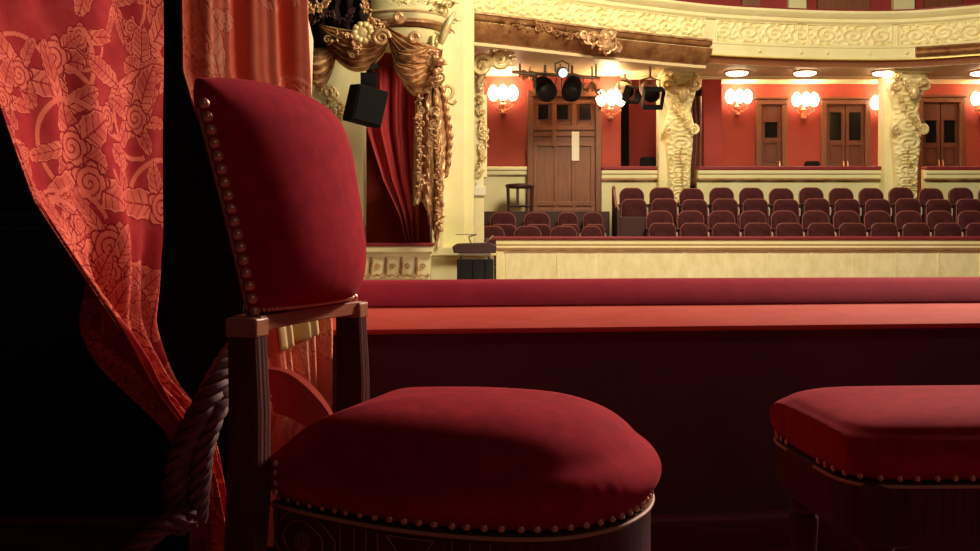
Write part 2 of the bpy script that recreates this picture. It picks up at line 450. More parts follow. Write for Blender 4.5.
dark = thing('dark_curtain', 'dark blackish curtain hanging between the two red brocade curtains', 'curtain', (-0.7, 2.5, 0))


def curtain_dark(u, v):
    py = -300 + 855 * v
    px = 158 + 92 * u + 4 * math.sin(v * 5); Y = 2.515 + 0.02 * u
    p = P(px, py, Y)
    return p + Vector((0.75, -0.66, 0)) * (0.014 * math.cos(2 * PI * (3.3 * u + 0.15 * v)) + 0.005 * math.sin(2 * PI * 7 * u))


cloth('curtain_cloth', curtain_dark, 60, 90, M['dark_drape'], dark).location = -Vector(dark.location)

sal = thing('brocade_curtain', 'pale salmon brocade curtain hanging in straight pleats behind the chair back', 'curtain', (-0.6, 2.6, 0))
c2_L = [(-60, 181), (70, 183), (100, 192), (150, 212), (200, 226), (240, 238), (330, 262), (390, 272), (440, 268), (560, 258)]
c2_R = [(-60, 303), (0, 304), (100, 309), (200, 322), (330, 331), (410, 331), (560, 326)]


def curtain_two(u, v):
    py = -300 + 847 * v
    a, b = lerp_tab(c2_L, py), lerp_tab(c2_R, py)
    px = a + (b - a) * u; Y = 2.40 + 0.16 * u
    p = P(px, py, Y)
    fold = 0.9 * math.cos(2 * PI * (2.6 * u + 0.32)) + 0.45 * math.cos(2 * PI * (5.3 * u + 0.1)) + 0.12 * math.sin(2 * PI * (11 * u) + 5 * v)
    return p + Vector((0.92, -0.40, 0)) * 0.021 * fold * (0.7 + 0.3 * math.cos(3 * v))


cloth('curtain_cloth', curtain_two, 150, 400, M['brocade_pale'], sal, weave=(5, 26, 0.10)).location = -Vector(sal.location)
# gathered sash and lining seen through the open chair back
mb = MB()
for k in range(5):
    pts = [P(268 + 2 * k, 372 + 9 * k, 2.28), P(288 + k, 378 + 8 * k, 2.26), P(306, 392 + 6 * k, 2.25), P(322, 410 + 4 * k, 2.26), P(333, 428 + 2 * k, 2.28)]
    pts = [Vector(p) for p in crom([tuple(p) for p in pts], 16)]
    mb.tube(pts, [0.012 + 0.010 * math.sin(PI * i / 15) for i in range(16)], 8)
o = mb.build('tied_sash', M['brocade_pale'], sal); o.location = -Vector(sal.location)


def lining(u, v):
    p = curtain_two(0.16 + 0.68 * u, (618 + (33 - 20 * u) * v) / 847)
    return p + Vector((0.80, -0.60, 0)) * 0.012


o = cloth('lining', lining, 40, 8, M['lining'], sal, thick=0.006); o.location = -Vector(sal.location); o['label'] = 'pale cream turned back lining'

# twisted rope tie-back with its hanging tassel end
rope = thing('rope_tieback', 'dark twisted rope tying the brocade curtain back beside the chair', 'curtain tieback', P(205, 410, 2.08))
R0 = Vector(rope.location)


def twisted(pts, r, strands, pitch, n, name, squash=1.0):
    pts = [Vector(p) for p in crom([tuple(p) for p in pts], n)]
    mb = MB(); L = 0.0; acc = [0.0]
    for i in range(1, n): L += (pts[i] - pts[i - 1]).length; acc.append(L)
    for s in range(strands):
        q = []
        for i, p in enumerate(pts):
            t = (pts[min(i + 1, n - 1)] - pts[max(i - 1, 0)]).normalized()
            up = Vector((0, -1, 0)); up = (up - t * up.dot(t)).normalized(); sd = t.cross(up)
            a = 2 * PI * (acc[i] / pitch + s / strands)
            q.append(p + (up * math.cos(a) * squash + sd * math.sin(a)) * r * 0.62)
        mb.tube(q, r * 0.44, 6)
    o = mb.build(name, M['rope'], rope); o.location = -R0
    return o


twisted([P(246, 338, 2.20), P(226, 366, 2.10), P(206, 402, 2.05), P(188, 436, 2.04), P(178, 470, 2.05), P(177, 505, 2.06), P(186, 530, 2.06)], 0.026, 4, 0.12, 150, 'rope_loop')
twisted([P(236, 372, 2.14), P(220, 402, 2.07), P(206, 440, 2.05), P(200, 480, 2.05), P(197, 520, 2.06)], 0.022, 4, 0.11, 120, 'rope_loop')
twisted([P(192, 514, 2.04), P(170, 522, 2.01), P(150, 536, 1.99), P(134, 552, 1.98), P(126, 575, 1.98)], 0.021, 4, 0.11, 90, 'tassel_end')

# ------------------------------------------------------------------ chairs
CW = MB  # shorthand


SHAPES = {'chair': [(0.02, -0.140), (0.10, -0.172), (0.22, -0.200), (0.33, -0.203), (0.42, -0.180), (0.475, -0.125), (0.50, -0.06), (0.507, 0.0)],
          'stool': [(0.0, -0.06), (0.003, -0.125), (0.020, -0.168), (0.06, -0.187), (0.16, -0.192), (0.40, -0.192), (0.46, -0.185), (0.505, -0.150), (0.52, -0.08), (0.523, 0.0)]}
SHAPE = 'chair'


def seat_outline(n):
    """Plan of the seat at the nail line, in chair coordinates (forward x, left y), from the back near corner round the front."""
    half = SHAPES[SHAPE]
    pts = half + [(x, -y) for x, y in half[-2::-1]]
    return [Vector((p[0], p[1], 0)) for p in crom(pts, n)]


def closed_outline(n):
    a = seat_outline(n)
    b = [a[-1].lerp(a[0], t) for t in (0.2, 0.4, 0.6, 0.8)]
    return a + b


def make_nail(bm_r=0.0055):
    mb = MB(); mb.loft([[Vector((r * math.cos(a), r * math.sin(a), z)) for a in (2 * PI * k / 10 for k in range(10))] for r, z in ((bm_r, 0), (bm_r * 0.86, bm_r * 0.42), (bm_r * 0.5, bm_r * 0.68), (bm_r * 0.1, bm_r * 0.75))])
    o = mb.build('brass_nail', M['brass']); C.objects.unlink(o)
    return o.data


NAIL = make_nail()


def put_nail(p, nrm, parent, s=1.0):
    o = bpy.data.objects.new('brass_nail', NAIL); C.objects.link(o); o.parent = parent
    o.matrix_local = Matrix.Translation(p) @ Vector(nrm).to_track_quat('Z', 'Y').to_matrix().to_4x4() @ Matrix.Scale(s, 4)
    return o


HWB = 0.166    # half distance between the back posts
ZN = 0.440     # nail line of the seat


def make_chair(label, loc, rz, pleat=True, back=True):
    global SHAPE
    SHAPE = 'chair' if back else 'stool'
    t = thing('upholstered_chair', label, 'chair', loc, rz) if back else thing('backless_seat', label, 'stool', loc, rz)
    # ---- seat rail (apron)
    out = closed_outline(64); cen = Vector((0.27, 0, 0))

    def grow(p, k):
        d = (p - cen).normalized(); return p + d * k
    mb = MB()
    prof = [(-0.03, ZN - 0.085), (0.000, ZN - 0.088), (0.004, ZN - 0.080), (0.004, ZN - 0.016), (0.007, ZN - 0.011), (0.005, ZN - 0.005), (-0.006, ZN - 0.003)]
    mb.loft([[grow(p, k) + Vector((0, 0, z)) for p in out] for k, z in prof])
    apron = mb.build('seat_rail', M['walnut'], t)
    # inlaid ornament along the apron, both sides
    side_pts = seat_outline(400)
    acc = [0.0]
    for i in range(1, 400): acc.append(acc[-1] + (side_pts[i] - side_pts[i - 1]).length)
    tot = acc[-1]

    def on_rail(s, z):
        s = min(max(s, 0), tot); i = int(np.searchsorted(acc, s)); p = side_pts[min(i, 399)]
        return grow(p, 0.0050) + Vector((0, 0, ZN - 0.048 + z))
    for mirror in ((0, 1) if back else ()):
        orn = MB(); disc = MB()
        f = (lambda s, z: on_rail(tot - s, z)) if mirror else on_rail
        for (cs, rx, rz_) in ((0.060, 0.033, 0.027), (0.060, 0.052, 0.040)):
            orn.tube([f(cs + rx * math.cos(a) * (1 + 0.15 * math.cos(2 * a)), rz_ * math.sin(a)) for a in (2 * PI * k / 28 for k in range(29))], 0.0011, 5)
        for (a0, a1) in ((0.20, 0.262), (0.262, 0.231), (0.231, 0.20)):
            zz = {0.20: 0.03, 0.262: 0.03, 0.231: -0.012}
            orn.tube([f(a0 + (a1 - a0) * k / 8, zz[a0] + (zz[a1] - zz[a0]) * k / 8) for k in range(9)], 0.0012, 5)
        for s in (0.128, 0.15, 0.168, 0.188, 0.285, 0.31, 0.335):
            orn.tube([f(s, 0.032 - 0.066 * k / 6) for k in range(7)], 0.0009, 5)
        disc.grid([[f(0.060 + 0.017 * q * math.cos(a), 0.014 * q * math.sin(a)) + Vector((0, 0, 0)) for a in (2 * PI * k / 20 for k in range(20))] for q in (1.0, 0.7, 0.4, 0.05)], closed_u=True)
        orn.build('inlay_lines', M['inlay'], apron)
        ob = disc.build('inlay_disc', M['inlay_disc'], apron); sd = ob.modifiers.new('thickness', 'SOLIDIFY'); sd.thickness = 0.003; sd.offset = 0
    # welt cord under the nails
    mb = MB(); mb.tube([grow(p, 0.0070) + Vector((0, 0, ZN - 0.009)) for p in seat_outline(120)], 0.0028, 6)
    mb.build('welt', M['cord'], apron)
    # ---- cushion
    ring = closed_outline(150); nr = len(ring)
    prof = [(1.00, 0.0, 0.0), (1.0, 0.010, 0.012), (1.0, 0.018, 0.026), (1.0, 0.018, 0.041), (1.0, 0.009, 0.056), (0.955, 0.0, 0.072), (0.88, 0, 0.090), (0.78, 0, 0.106), (0.64, 0, 0.119), (0.5, 0, 0.126), (0.33, 0, 0.131), (0.16, 0, 0.133), (0.03, 0, 0.1335)]
    if not back: prof = [(1, 0, 0), (1, 0.010, 0.012), (1, 0.017, 0.026), (1, 0.018, 0.041), (1, 0.009, 0.055), (0.965, 0.0, 0.066), (0.90, 0, 0.076), (0.78, 0, 0.085), (0.62, 0, 0.091), (0.45, 0, 0.094), (0.2, 0, 0.096), (0.03, 0, 0.096)]
    # densify
    pr = crom(prof, 44)
    corners = [Vector((0.445, -0.165, 0)), Vector((0.445, 0.165, 0))] if back else [Vector((sx_, sy_, 0)) for sx_ in (0.03, 0.50) for sy_ in (-0.172, 0.172)]
    rings = []
    for (q, k, z) in pr:
        row = []
        for p in ring:
            base = cen + (p - cen) * q
            g = grow(base, k) if k else base
            dz = 0.0
            if pleat:
                # gathers pulled in at the front corners
                for c in corners:
                    e = (p - c).length
                    if e < 0.075:
                        sgn = (p - c).dot(Vector((0.7, 0.7 * (1 if c.y < 0 else -1), 0)))
                        wv = (1 - (e / 0.075) ** 2) * max(0.0, math.sin(PI * min(1, z / 0.058)))
                        g = grow(g, 0.0016 * wv * math.cos(2 * PI * sgn / 0.024))
            # the back edge stays behind the back posts
            row.append(Vector((max(g.x, 0.0), g.y, ZN + z + dz)))
        rings.append(row)
    mb = MB(); mb.loft(rings)
    cush = mb.build('seat_cushion', M['velvet'], t, sharp=180)
    # nails along the sides and front
    L = tot; n = 58
    for i in range(n + 1):
        s = 0.012 + (L - 0.024) * i / n
        j = int(np.searchsorted(acc, s)); p = side_pts[min(j, 399)]; nn = (p - cen).normalized()
        put_nail(grow(p, 0.0045) + Vector((0, 0, ZN + 0.003)), nn, cush, 0.95)
    # upright run of nails beside the back posts
    for sy in ((-1, 1) if back else ()):
        for k in range(4):
            put_nail(Vector((0.030, sy * 0.160, ZN + 0.012 + 0.013 * k)), (0.1, sy, 0), cush, 0.8)
    if not back:
        for sx_ in (0.055, 0.465):
            for sy in (-1, 1):
                mb = MB(); c = Vector((sx_, sy * 0.15, 0))
                mb.lathe([(0.016, 0.0), (0.020, 0.012), (0.014, 0.03), (0.017, 0.12), (0.023, 0.25), (0.026, 0.29), (0.020, 0.30), (0.030, 0.31), (0.022, 0.325), (0.030, 0.335), (0.031, 0.358)], c, 18)
                mb.build('leg', M['walnut'], t)
                mb = MB(); mb.box((sx_ - 0.036, sy * 0.158 - 0.036, ZN - 0.100), (sx_ + 0.036, sy * 0.158 + 0.036, ZN - 0.006)); bevel(mb.build('corner_block', M['walnut'], t, smooth=False), 0.006)
        return t
    # ---- posts
    for sy in (-1, 1):
        mb = MB(); rings = []
        for z, x, wx, wy in ((0.0, -0.075, 0.034, 0.030), (0.20, -0.035, 0.040, 0.034), (0.38, -0.012, 0.050, 0.040), (0.44, -0.008, 0.052, 0.040), (0.56, -0.006, 0.050, 0.036), (0.668, -0.010, 0.046, 0.034)):
            y = sy * HWB
            cx, cy = x, y; pts = []
            for k in range(24):
                a = 2 * PI * k / 24; cc, ss_ = math.cos(a), math.sin(a)
                m_ = 1 / max(abs(cc), abs(ss_)); m_ = 1 + (m_ - 1) * 0.82
                gr = 1 - 0.05 * (k % 2)
                pts.append(Vector((cx + wx / 2 * cc * m_ * gr, cy + wy / 2 * ss_ * m_ * gr, z)))
            rings.append(pts)
        mb.loft(rings)
        post = mb.build('back_post', M['walnut'], t, sharp=20)
        mb = MB(); mb.box((-0.034, sy * HWB - 0.0175, 0.662), (0.014, sy * HWB + 0.0175, 0.688))
        bevel(mb.build('post_cap', M['rail_wood'], post, smooth=False), 0.003)
    # ---- lower back rail and panel
    mb = MB(); rows = []
    for k in range(21):
        y = -HWB + 2 * HWB * k / 20; bow = -0.012 * (1 - (y / HWB) ** 2); x = -0.010 + bow
        rows.append([(x + 0.020, y, 0.668), (x + 0.022, y, 0.690), (x - 0.022, y, 0.690), (x - 0.022, y, 0.668)])
    mb.loft(rows); bevel(mb.build('back_rail', M['rail_wood'], t, smooth=False), 0.002)
    Z0, LEAN = 0.690, 0.062

    def top_z(u):        # u -1..1
        a = abs(u); arch = 0.342 - 0.023 * a ** 2.0
        return arch - (0.030 * max(0, (a - 0.87) / 0.13) ** 2.4)

    def halfw(q):        # q 0..1 up
        return HWB - 0.006 + 0.046 * q ** 0.85

    def back_pt(u, q, off):
        h = top_z(u) * q
        y = halfw(q) * u
        x = -0.014 - LEAN * (h / 0.33) ** 1.25 - 0.010 * (1 - u * u)
        return Vector((x + off, y, Z0 + h))
    nu, nq = 56, 44

    def puff(u, q):
        eu = max(0.0, 1 - abs(u) ** 2.0) ** 0.62; eq = max(0.0, 1 - abs(2 * q - 1) ** 4.5) ** 0.5
        return eu * eq
    mb = MB(); front = []; back = []
    for j in range(nq + 1):
        qq = 0.5 - 0.5 * math.cos(PI * j / nq)
        front.append([back_pt(uu, qq, 0.004 + 0.098 * puff(uu, qq)) for uu in (-math.cos(PI * i / nu) for i in range(nu + 1))])
    mb.grid(front)
    for j in range(nq + 1):
        qq = 0.5 - 0.5 * math.cos(PI * j / nq)
        back.append([back_pt(uu, qq, -0.001 - 0.014 * puff(uu, qq)) for uu in (-math.cos(PI * i / nu) for i in range(nu + 1))])
    mb.grid(back)
    # close the rim
    rim_f = [front[j][0] for j in range(nq + 1)] + front[nq][1:] + [front[j][nu] for j in range(nq - 1, -1, -1)] + front[0][-2:0:-1]
    rim_b = [back[j][0] for j in range(nq + 1)] + back[nq][1:] + [back[j][nu] for j in range(nq - 1, -1, -1)] + back[0][-2:0:-1]
    mb.grid([rim_f, rim_b], closed_u=True)
    bc = mb.build('back_cushion', M['velvet'], t, sharp=50)
    # frame strip behind the upholstery
    mb = MB()
    for sy in (-1, 1):
      edge = [back_pt(sy, q, 0) for q in np.linspace(0, 0.97, 30)]
      cpt = Vector((-0.05, 0, 0.86)); rows = []; mb = MB()
      for p in edge:
        d = Vector((0, float(sy), 0))
        rows.append([p + d * 0.0 + Vector((0.005, 0, 0)), p + d * 0.003 + Vector((0.004, 0, 0)), p + d * 0.003 + Vector((0.002, 0, 0)), p + Vector((0.000, 0, 0))])
      mb.loft(rows); mb.build('back_frame', M['rail_wood'], t, sharp=35)
    # nails: both sides and along the bottom
    for sy in (-1, 1):
        for k in range(17):
            q = 0.02 + 0.95 * k / 16
            p = back_pt(sy * 0.99, q, 0.013)
            put_nail(p, (0.75, 0.66 * sy, 0), bc, 1.4)
    for k in range(40):
        u = -0.94 + 1.88 * k / 39
        put_nail(back_pt(u, 0.022, 0.004 + 0.098 * puff(u, 0.022)), (1, 0, -0.3), bc, 0.72)
    # ---- front legs
    for sy in (-1, 1):
        c = Vector((0.415, sy * 0.150, 0)); mb = MB()
        mb.lathe([(0.016, 0.0), (0.020, 0.012), (0.014, 0.03), (0.017, 0.12), (0.023, 0.25), (0.026, 0.29), (0.020, 0.30), (0.030, 0.31), (0.022, 0.325), (0.030, 0.335), (0.031, 0.358)], c, 18)
        mb.build('front_leg', M['walnut'], t)
    return t


ch1 = make_chair('red velvet high-backed chair with brass nails, seen whole in the foreground', (-0.272, 1.515, 0), math.radians(-17))

# second seat at the right: chair built without its back, which would shade it
ch2 = make_chair('red velvet seat with brass nails cut off by the right frame edge, beside the parapet', (0.52, 1.655, 0), math.radians(3), back=False)

# ------------------------------------------------------------------ the hall across: floor and walls
MB().box((-6, 3.4, -1.25), (14, 21, -1.05)).build('hall_floor', M['redwall_far'], smooth=False)['kind'] = 'structure'
ZB = E  # heights below are given above the eye line and added to ZB


def zb(dz): return ZB + dz


# stepped stalls platforms
for nm, a, b in (('floor_tier', (1.75, 15.25, -1.05), (10.5, 16.05, 0.31)), ('floor_tier_upper', (1.75, 16.05, -1.05), (10.5, 17.3, 0.72)),
                 ('floor_tier_side', (-0.5, 15.2, -1.05), (1.72, 15.86, 0.06)), ('floor_tier_side_upper', (-0.5, 15.86, -1.05), (1.72, 16.55, 0.29)),
                 ('floor_landing', (-0.5, 16.55, -1.05), (1.98, 17.6, 1.19))):
    MB().box(a, b).build(nm, M['seatframe'], smooth=False)['kind'] = 'structure'

# front parapet of the gallery opposite
gp = thing('gallery_parapet', 'long cream parapet with dark red top rail in front of the rows of seats', 'parapet', (3, 14.7, -1.05))
g0 = Vector(gp.location)
xl = P(496, 240, 14.6).x; xr = 9.6


def gpart(name, mbx, m, sm=False):
    o = mbx.build(name, m, gp, smooth=sm); o.location = -g0; return o


mb = MB(); mb.box((xl + 0.05, 14.66, -1.05), (xr, 15.0, zb(-0.10))); gpart('parapet_wall', mb, M['cream'])
mb = MB(); rows = []
prof = [(14.60, zb(-0.065)), (14.575, zb(-0.08)), (14.575, zb(-0.13)), (14.60, zb(-0.16)), (14.60, zb(-0.185)), (14.63, zb(-0.215)), (14.66, zb(-0.225)), (14.66, zb(-0.065))]
mb.loft([[(x, y, z) for y, z in prof] for x in (xl, xr)]); gpart('cornice', mb, M['cream'])
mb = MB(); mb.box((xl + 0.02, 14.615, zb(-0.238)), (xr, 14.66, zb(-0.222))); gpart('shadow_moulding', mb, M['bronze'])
mb = MB(); mb.box((xl + 0.14, 14.645, -1.0), (xr, 14.67, zb(-0.24)))
k = 0; x = xl + 0.9
while x < xr - 0.2:
    mb.box((x - 0.014, 14.632, -1.0), (x + 0.014, 14.65, zb(-0.25))); x += 0.62
gpart('fielded_panel', mb, M['cream_worn'])
mb = MB(); mb.box((xl, 14.62, -1.0), (xl + 0.12, 14.70, zb(-0.23))); bevel(gpart('end_pilaster', mb, M['cream_relief']), 0.01)
mb = MB(); mb.box((xl - 0.05, 14.54, zb(-0.066)), (xr, 14.78, zb(-0.02))); bevel(gpart('top_rail', mb, M['redrail']), 0.015)

# ------------------------------------------------------------------ rows of seats
def make_seat(label, group):
    t = thing('theatre_seat', label, 'theatre seat', (0, 0, 0), 0, group)
    # backrest: panel with a round-cornered arched top, padded towards us
    def outl(wd, z0, z1, rc, n=9):
        pts = [(-wd, z0), (wd, z0)]
        for k in range(n): a = PI / 2 * k / (n - 1); pts.append((wd - rc + rc * math.cos(a), z1 - rc + rc * math.sin(a)))
        for k in range(n): a = PI / 2 + PI / 2 * k / (n - 1); pts.append((-wd + rc + rc * math.cos(a), z1 - rc + rc * math.sin(a)))
        return [(x, z + 0.018 * (1 - (x / wd) ** 2) * (1 if z > z0 + 0.01 else 0)) for x, z in pts]

    def pad(wd, z0, z1, rc, yb, yf, lean, name, parent):
        o1 = outl(wd, z0, z1, rc); cx, cz = 0, (z0 + z1) / 2; rings = []
        for q, y in ((1.0, yb), (1.0, yb + (yf - yb) * 0.45), (0.96, yb + (yf - yb) * 0.75), (0.86, yb + (yf - yb) * 0.94), (0.5, yf), (0.05, yf * 1.0)):
            rings.append([(cx + (x - cx) * q, y + lean * (z - z0), cz + (z - cz) * q) for x, z in o1])
        mb = MB(); mb.loft(rings); b = mb.build(name, M['seatred'], parent, sharp=60)
        pm = MB(); ln = [Vector((x, yb + (yf - yb) * 0.5 + lean * (z - z0), z)) for x, z in o1[1:]] + [Vector((o1[0][0], yb + (yf - yb) * 0.5, o1[0][1]))]
        pm.tube(ln, 0.0085, 5); pm.build('piping', M['seatpiping'], b)
        return b
    pad(0.205, 0.40, 0.85, 0.12, 0.03, -0.06, 0.16, 'backrest', t)
    pad(0.205, 0.26, 0.655, 0.09, -0.20, -0.29, 0.03, 'tip_up_seat', t)
    for sx in (-1, 1):
        mb = MB(); mb.box((sx * 0.226 - 0.010, -0.22, 0.0), (sx * 0.226 + 0.010, 0.05, 0.56)); f = mb.build('side_standard', M['seatframe'], t, smooth=False)
        mb = MB(); mb.box((sx * 0.226 - 0.019, -0.25, 0.56), (sx * 0.226 + 0.019, 0.04, 0.59)); bevel(mb.build('armrest', M['seatframe'], f, smooth=False), 0.008)
        if sx == 1:
            mb = MB(); mb.tube([(0.228, -0.24, 0.40), (0.226, -0.255, 0.47), (0.222, -0.25, 0.53)], 0.012, 6); mb.build('arm_bracket', M['bracket'], f)
    return t


ORD = ['first', 'second', 'third', 'fourth', 'fifth', 'sixth', 'seventh', 'eighth', 'ninth', 'tenth', 'eleventh', 'twelfth', 'thirteenth', 'fourteenth', 'fifteenth']
proto = None
rng = random.Random(4)


def place_seat(x, y, z, rz, label, group, sc=1.0):
    global proto
    if proto is None:
        proto = make_seat(label, group); proto.location = (x, y, z); proto.rotation_euler = (0, 0, rz); proto.scale = (sc, 1, 1); return proto
    return dup(proto, label, (x, y, z), rz, (sc, 1, 1), group)


for i in range(13):
    px = 632 + 30.0 * i
    p = P(px, 0, 16.7)
    place_seat(p.x, 16.7, 0.72 + 0.008 * math.sin(i * 2.3), rng.uniform(-0.015, 0.015), 'dark red tip-up seat, %s from the left in the raised rear row of the gallery' % ORD[i], 'rear row of gallery seats', 0.98)
for i in range(11):
    px = 660 + 31.2 * i
    p = P(px, 0, 15.85)
    place_seat(p.x, 15.85, 0.315, rng.uniform(-0.015, 0.015), 'dark red tip-up seat, %s from the left in the front row behind the red rail' % ORD[i], 'front row of gallery seats', 1.0)
for i, px in enumerate((503, 537, 568, 593)):
    place_seat(P(px, 0, 16.3).x, 16.28, 0.30, 0.0, 'dark red seat, %s from left in the upper row below the wooden door' % ORD[i], 'upper row of seats below the door', 1.0 if i < 2 else 0.76)
for i, px in enumerate((491, 528, 564, 592)):
    place_seat(P(px, 0, 15.55).x, 15.58, 0.07, 0.0, 'dark red seat, %s from left in the lower row beside the equipment case' % ORD[i], 'lower row of seats by the equipment case', 1.0 if i < 3 else 0.76)
# aisle end screen of the rear row
t = thing('seat_row_screen', 'dark wooden end screen of the seat rows beside the aisle', 'screen', P(618, 235, 16.0))
t.location.z = 0.31; q0 = Vector(t.location)
mb = MB(); mb.box((-0.02, -0.05, 0), (0.03, 0.05, 0.90)); mb.box((-0.02, 0.55, 0.0), (0.03, 0.65, 1.28)); mb.box((0.0, 0.05, 0.0), (0.02, 0.55, 0.95)); mb.box((0.03, -0.05, 0.0), (0.46, -0.02, 0.78)); bevel(mb.build('screen_panel', M['seatframe'], t, smooth=False), 0.006)
mb = MB(); mb.tube([(0.005, -0.05, 0.90), (0.005, 0.3, 1.0), (0.005, 0.62, 1.30)], 0.022, 8); mb.build('handrail', M['seatpiping'], t)
# black block standing in for the shadow in the aisle
t = MB().box((-0.085, -0.2, 0), (0.085, 0.2, 0.42)).build('aisle_shade_block', M['black'], smooth=False); bevel(t, 0.012)
t.location = (P(609.5, 0, 15.72).x, 15.72, 0.31); tag(t, 'black block in place of the aisle shadow between the two blocks of seats', 'box')
MB().box((P(601, 0, 16).x, 15.3, -1.05), (P(616, 0, 16).x, 16.54, 0.31)).build('floor_aisle', M['redrail'], smooth=False)['kind'] = 'structure'

# ------------------------------------------------------------------ ring of boxes behind the seats
BW = 19.6
MB().box((0.0, BW, 0.6), (12.5, BW + 0.2, 4.9)).build('wall_back', M['redwall'], smooth=False)['kind'] = 'structure'
MB().box((2.05, 17.6, 0.7), (12.5, BW, 0.95)).build('floor_boxes', M['redrail'], smooth=False)['kind'] = 'structure'
# ceilings: the beam soffit and the box ceiling
# parapet of the boxes (the low wall behind the seats), in three bays
def box_bay(px0, px1, Y, label):
    a = P(px0, 0, Y).x; b = P(px1, 0, Y).x
    t = thing('box_parapet', label, 'parapet', ((a + b) / 2, Y, 0.72)); o0 = Vector(t.location)
    def part(name, mbx, m, bv=None):
        o = mbx.build(name, m, t, smooth=False); o.location = -o0
        if bv: bevel(o, bv)
        return o
    part('parapet_wall', MB().box((a, Y, 0.72), (b, Y + 0.12, zb(1.15))), M['cream'])
    part('moulding', MB().box((a, Y - 0.06, zb(0.98)), (b, Y + 0.02, zb(1.06))).box((a, Y - 0.09, zb(1.06)), (b, Y + 0.02, zb(1.13))), M['cream'], 0.02)
    part('gilt_strip', MB().box((a, Y - 0.075, zb(0.955)), (b, Y + 0.01, zb(0.98))), M['bronze'])
    part('velvet_rail', MB().box((a, Y - 0.10, zb(1.13)), (b, Y + 0.16, zb(1.20))), M['redrail'], 0.02)


box_bay(601, 658, 17.5, 'short cream box parapet between the wooden door and the carved pillar')
box_bay(697, 888, 17.5, 'long cream box parapet between the two carved pillars')
box_bay(924, 1090, 17.5, 'cream box parapet right of the right carved pillar')


# doors in the back wall
def door_leaf(mb_, x0, x1, y, z0, z1, rows):
    mb_.box((x0, y, z0), (x1, y + 0.06, z1))


def panel_door(n, px0, px1, py0, z0, leaves, m, Y, glass_rows=(0.52, 0.86), panels=((0.06, 0.26), (0.30, 0.46)), frame=0.10, lab=None):
    x0 = P(px0, 0, Y).x; x1 = P(px1, 0, Y).x; z1 = P(0, py0, Y).z
    fr = MB()
    fr.box((x0, Y - 0.10, z0), (x0 + frame, Y + 0.0, z1 - frame)); fr.box((x1 - frame, Y - 0.10, z0), (x1, Y, z1 - frame)); fr.box((x0, Y - 0.10, z1 - frame), (x1, Y, z1))
    fr.box((x0 - 0.03, Y - 0.13, z1), (x1 + 0.03, Y, z1 + 0.05))
    root = fr.build('door_%d' % n, M['doorframe'], smooth=False); bevel(root, 0.012); root['kind'] = 'structure'
    if lab: root['label'] = lab
    xa, xb, H = x0 + frame, x1 - frame, z1 - frame - z0; wl = (xb - xa) / leaves
    for k in range(leaves):
        a = xa + wl * k + 0.008; b = xa + wl * (k + 1) - 0.008
        lf = MB(); st = min(0.09, wl * 0.17)
        lf.box((a, Y - 0.045, z0), (a + st, Y - 0.005, z0 + H)); lf.box((b - st, Y - 0.045, z0), (b, Y - 0.005, z0 + H))
        cuts = sorted([p for p in panels] + [glass_rows]); z = 0.0
        for (c0, c1) in cuts:
            lf.box((a + st, Y - 0.045, z0 + H * z), (b - st, Y - 0.005, z0 + H * c0)); z = c1
        lf.box((a + st, Y - 0.045, z0 + H * z), (b - st, Y - 0.005, z0 + H))
        for (c0, c1) in panels: lf.box((a + st, Y - 0.022, z0 + H * c0), (b - st, Y - 0.006, z0 + H * c1)).box((a + st + 0.03, Y - 0.034, z0 + H * c0 + 0.03), (b - st - 0.03, Y - 0.02, z0 + H * c1 - 0.03))
        leaf = lf.build('door_leaf', m, root, smooth=False)
        MB().box((a + st, Y - 0.02, z0 + H * glass_rows[0]), (b - st, Y - 0.012, z0 + H * glass_rows[1])).build('pane', M['darkglass'], leaf, smooth=False)
        hx = b - st / 2 if k == 0 else a + st / 2
        MB().tube([(hx, Y - 0.05, z0 + H * 0.44), (hx, Y - 0.075, z0 + H * 0.46), (hx, Y - 0.075, z0 + H * 0.52), (hx, Y - 0.05, z0 + H * 0.54)], 0.012, 6).build('handle', M['brass'], leaf)
    return root


panel_door(1, 755, 786, 100, 0.95, 1, M['doordark'], BW, (0.73, 0.86), ((0.06, 0.24), (0.28, 0.48), (0.52, 0.69)), lab='narrow dark wooden door with one small square pane')
panel_door(2, 820, 869, 100, 0.95, 2, M['doordark'], BW, (0.71, 0.94), ((0.06, 0.26), (0.30, 0.48), (0.52, 0.67)), lab='double wooden door with glazed upper panes between two wall lamps')
panel_door(3, 916, 963, 98, 0.95, 2, M['doordark'], BW, (0.68, 0.86), ((0.06, 0.26), (0.30, 0.46), (0.50, 0.64)), lab='double wooden door right of the right carved pillar')
# partitions between the boxes
def partition(n, px, Y0, Y1, wd, m=None):
    x = P(px, 0, Y0).x
    MB().box((x, Y0, 0.95), (x + wd, Y1, zb(2.9))).build('wall_partition_%d' % n, m or M['redwall'], smooth=False)['kind'] = 'structure'


partition(1, 704, 18.2, 18.4, 0.32, M['redwall_far'])
partition(2, 629, 18.5, 18.54, 0.60, M['redwall_far'])
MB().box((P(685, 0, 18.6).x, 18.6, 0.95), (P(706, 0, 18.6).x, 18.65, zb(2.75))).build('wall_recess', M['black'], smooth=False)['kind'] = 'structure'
dr = thing('door_curtain', 'brown drawn curtain in the dark doorway right of the left carved pillar', 'curtain', P(694, 190, 18.4)); d0 = Vector(dr.location)
o = cloth('curtain_cloth', lambda u, v: P(688 + 14 * u + 3 * math.sin(4 * v) * (1 - u), 96 + 90 * v, 18.45) + Vector((0, 0.03 * math.cos(2 * PI * 3 * u), 0)), 24, 20, M['doordark'], dr, thick=0.01); o.location = -d0
MB().box((P(620, 0, 18.6).x, 18.55, 0.95), (P(629, 0, 18.6).x, 18.6, zb(2.8))).build('wall_dark_opening', M['black'], smooth=False)['kind'] = 'structure'

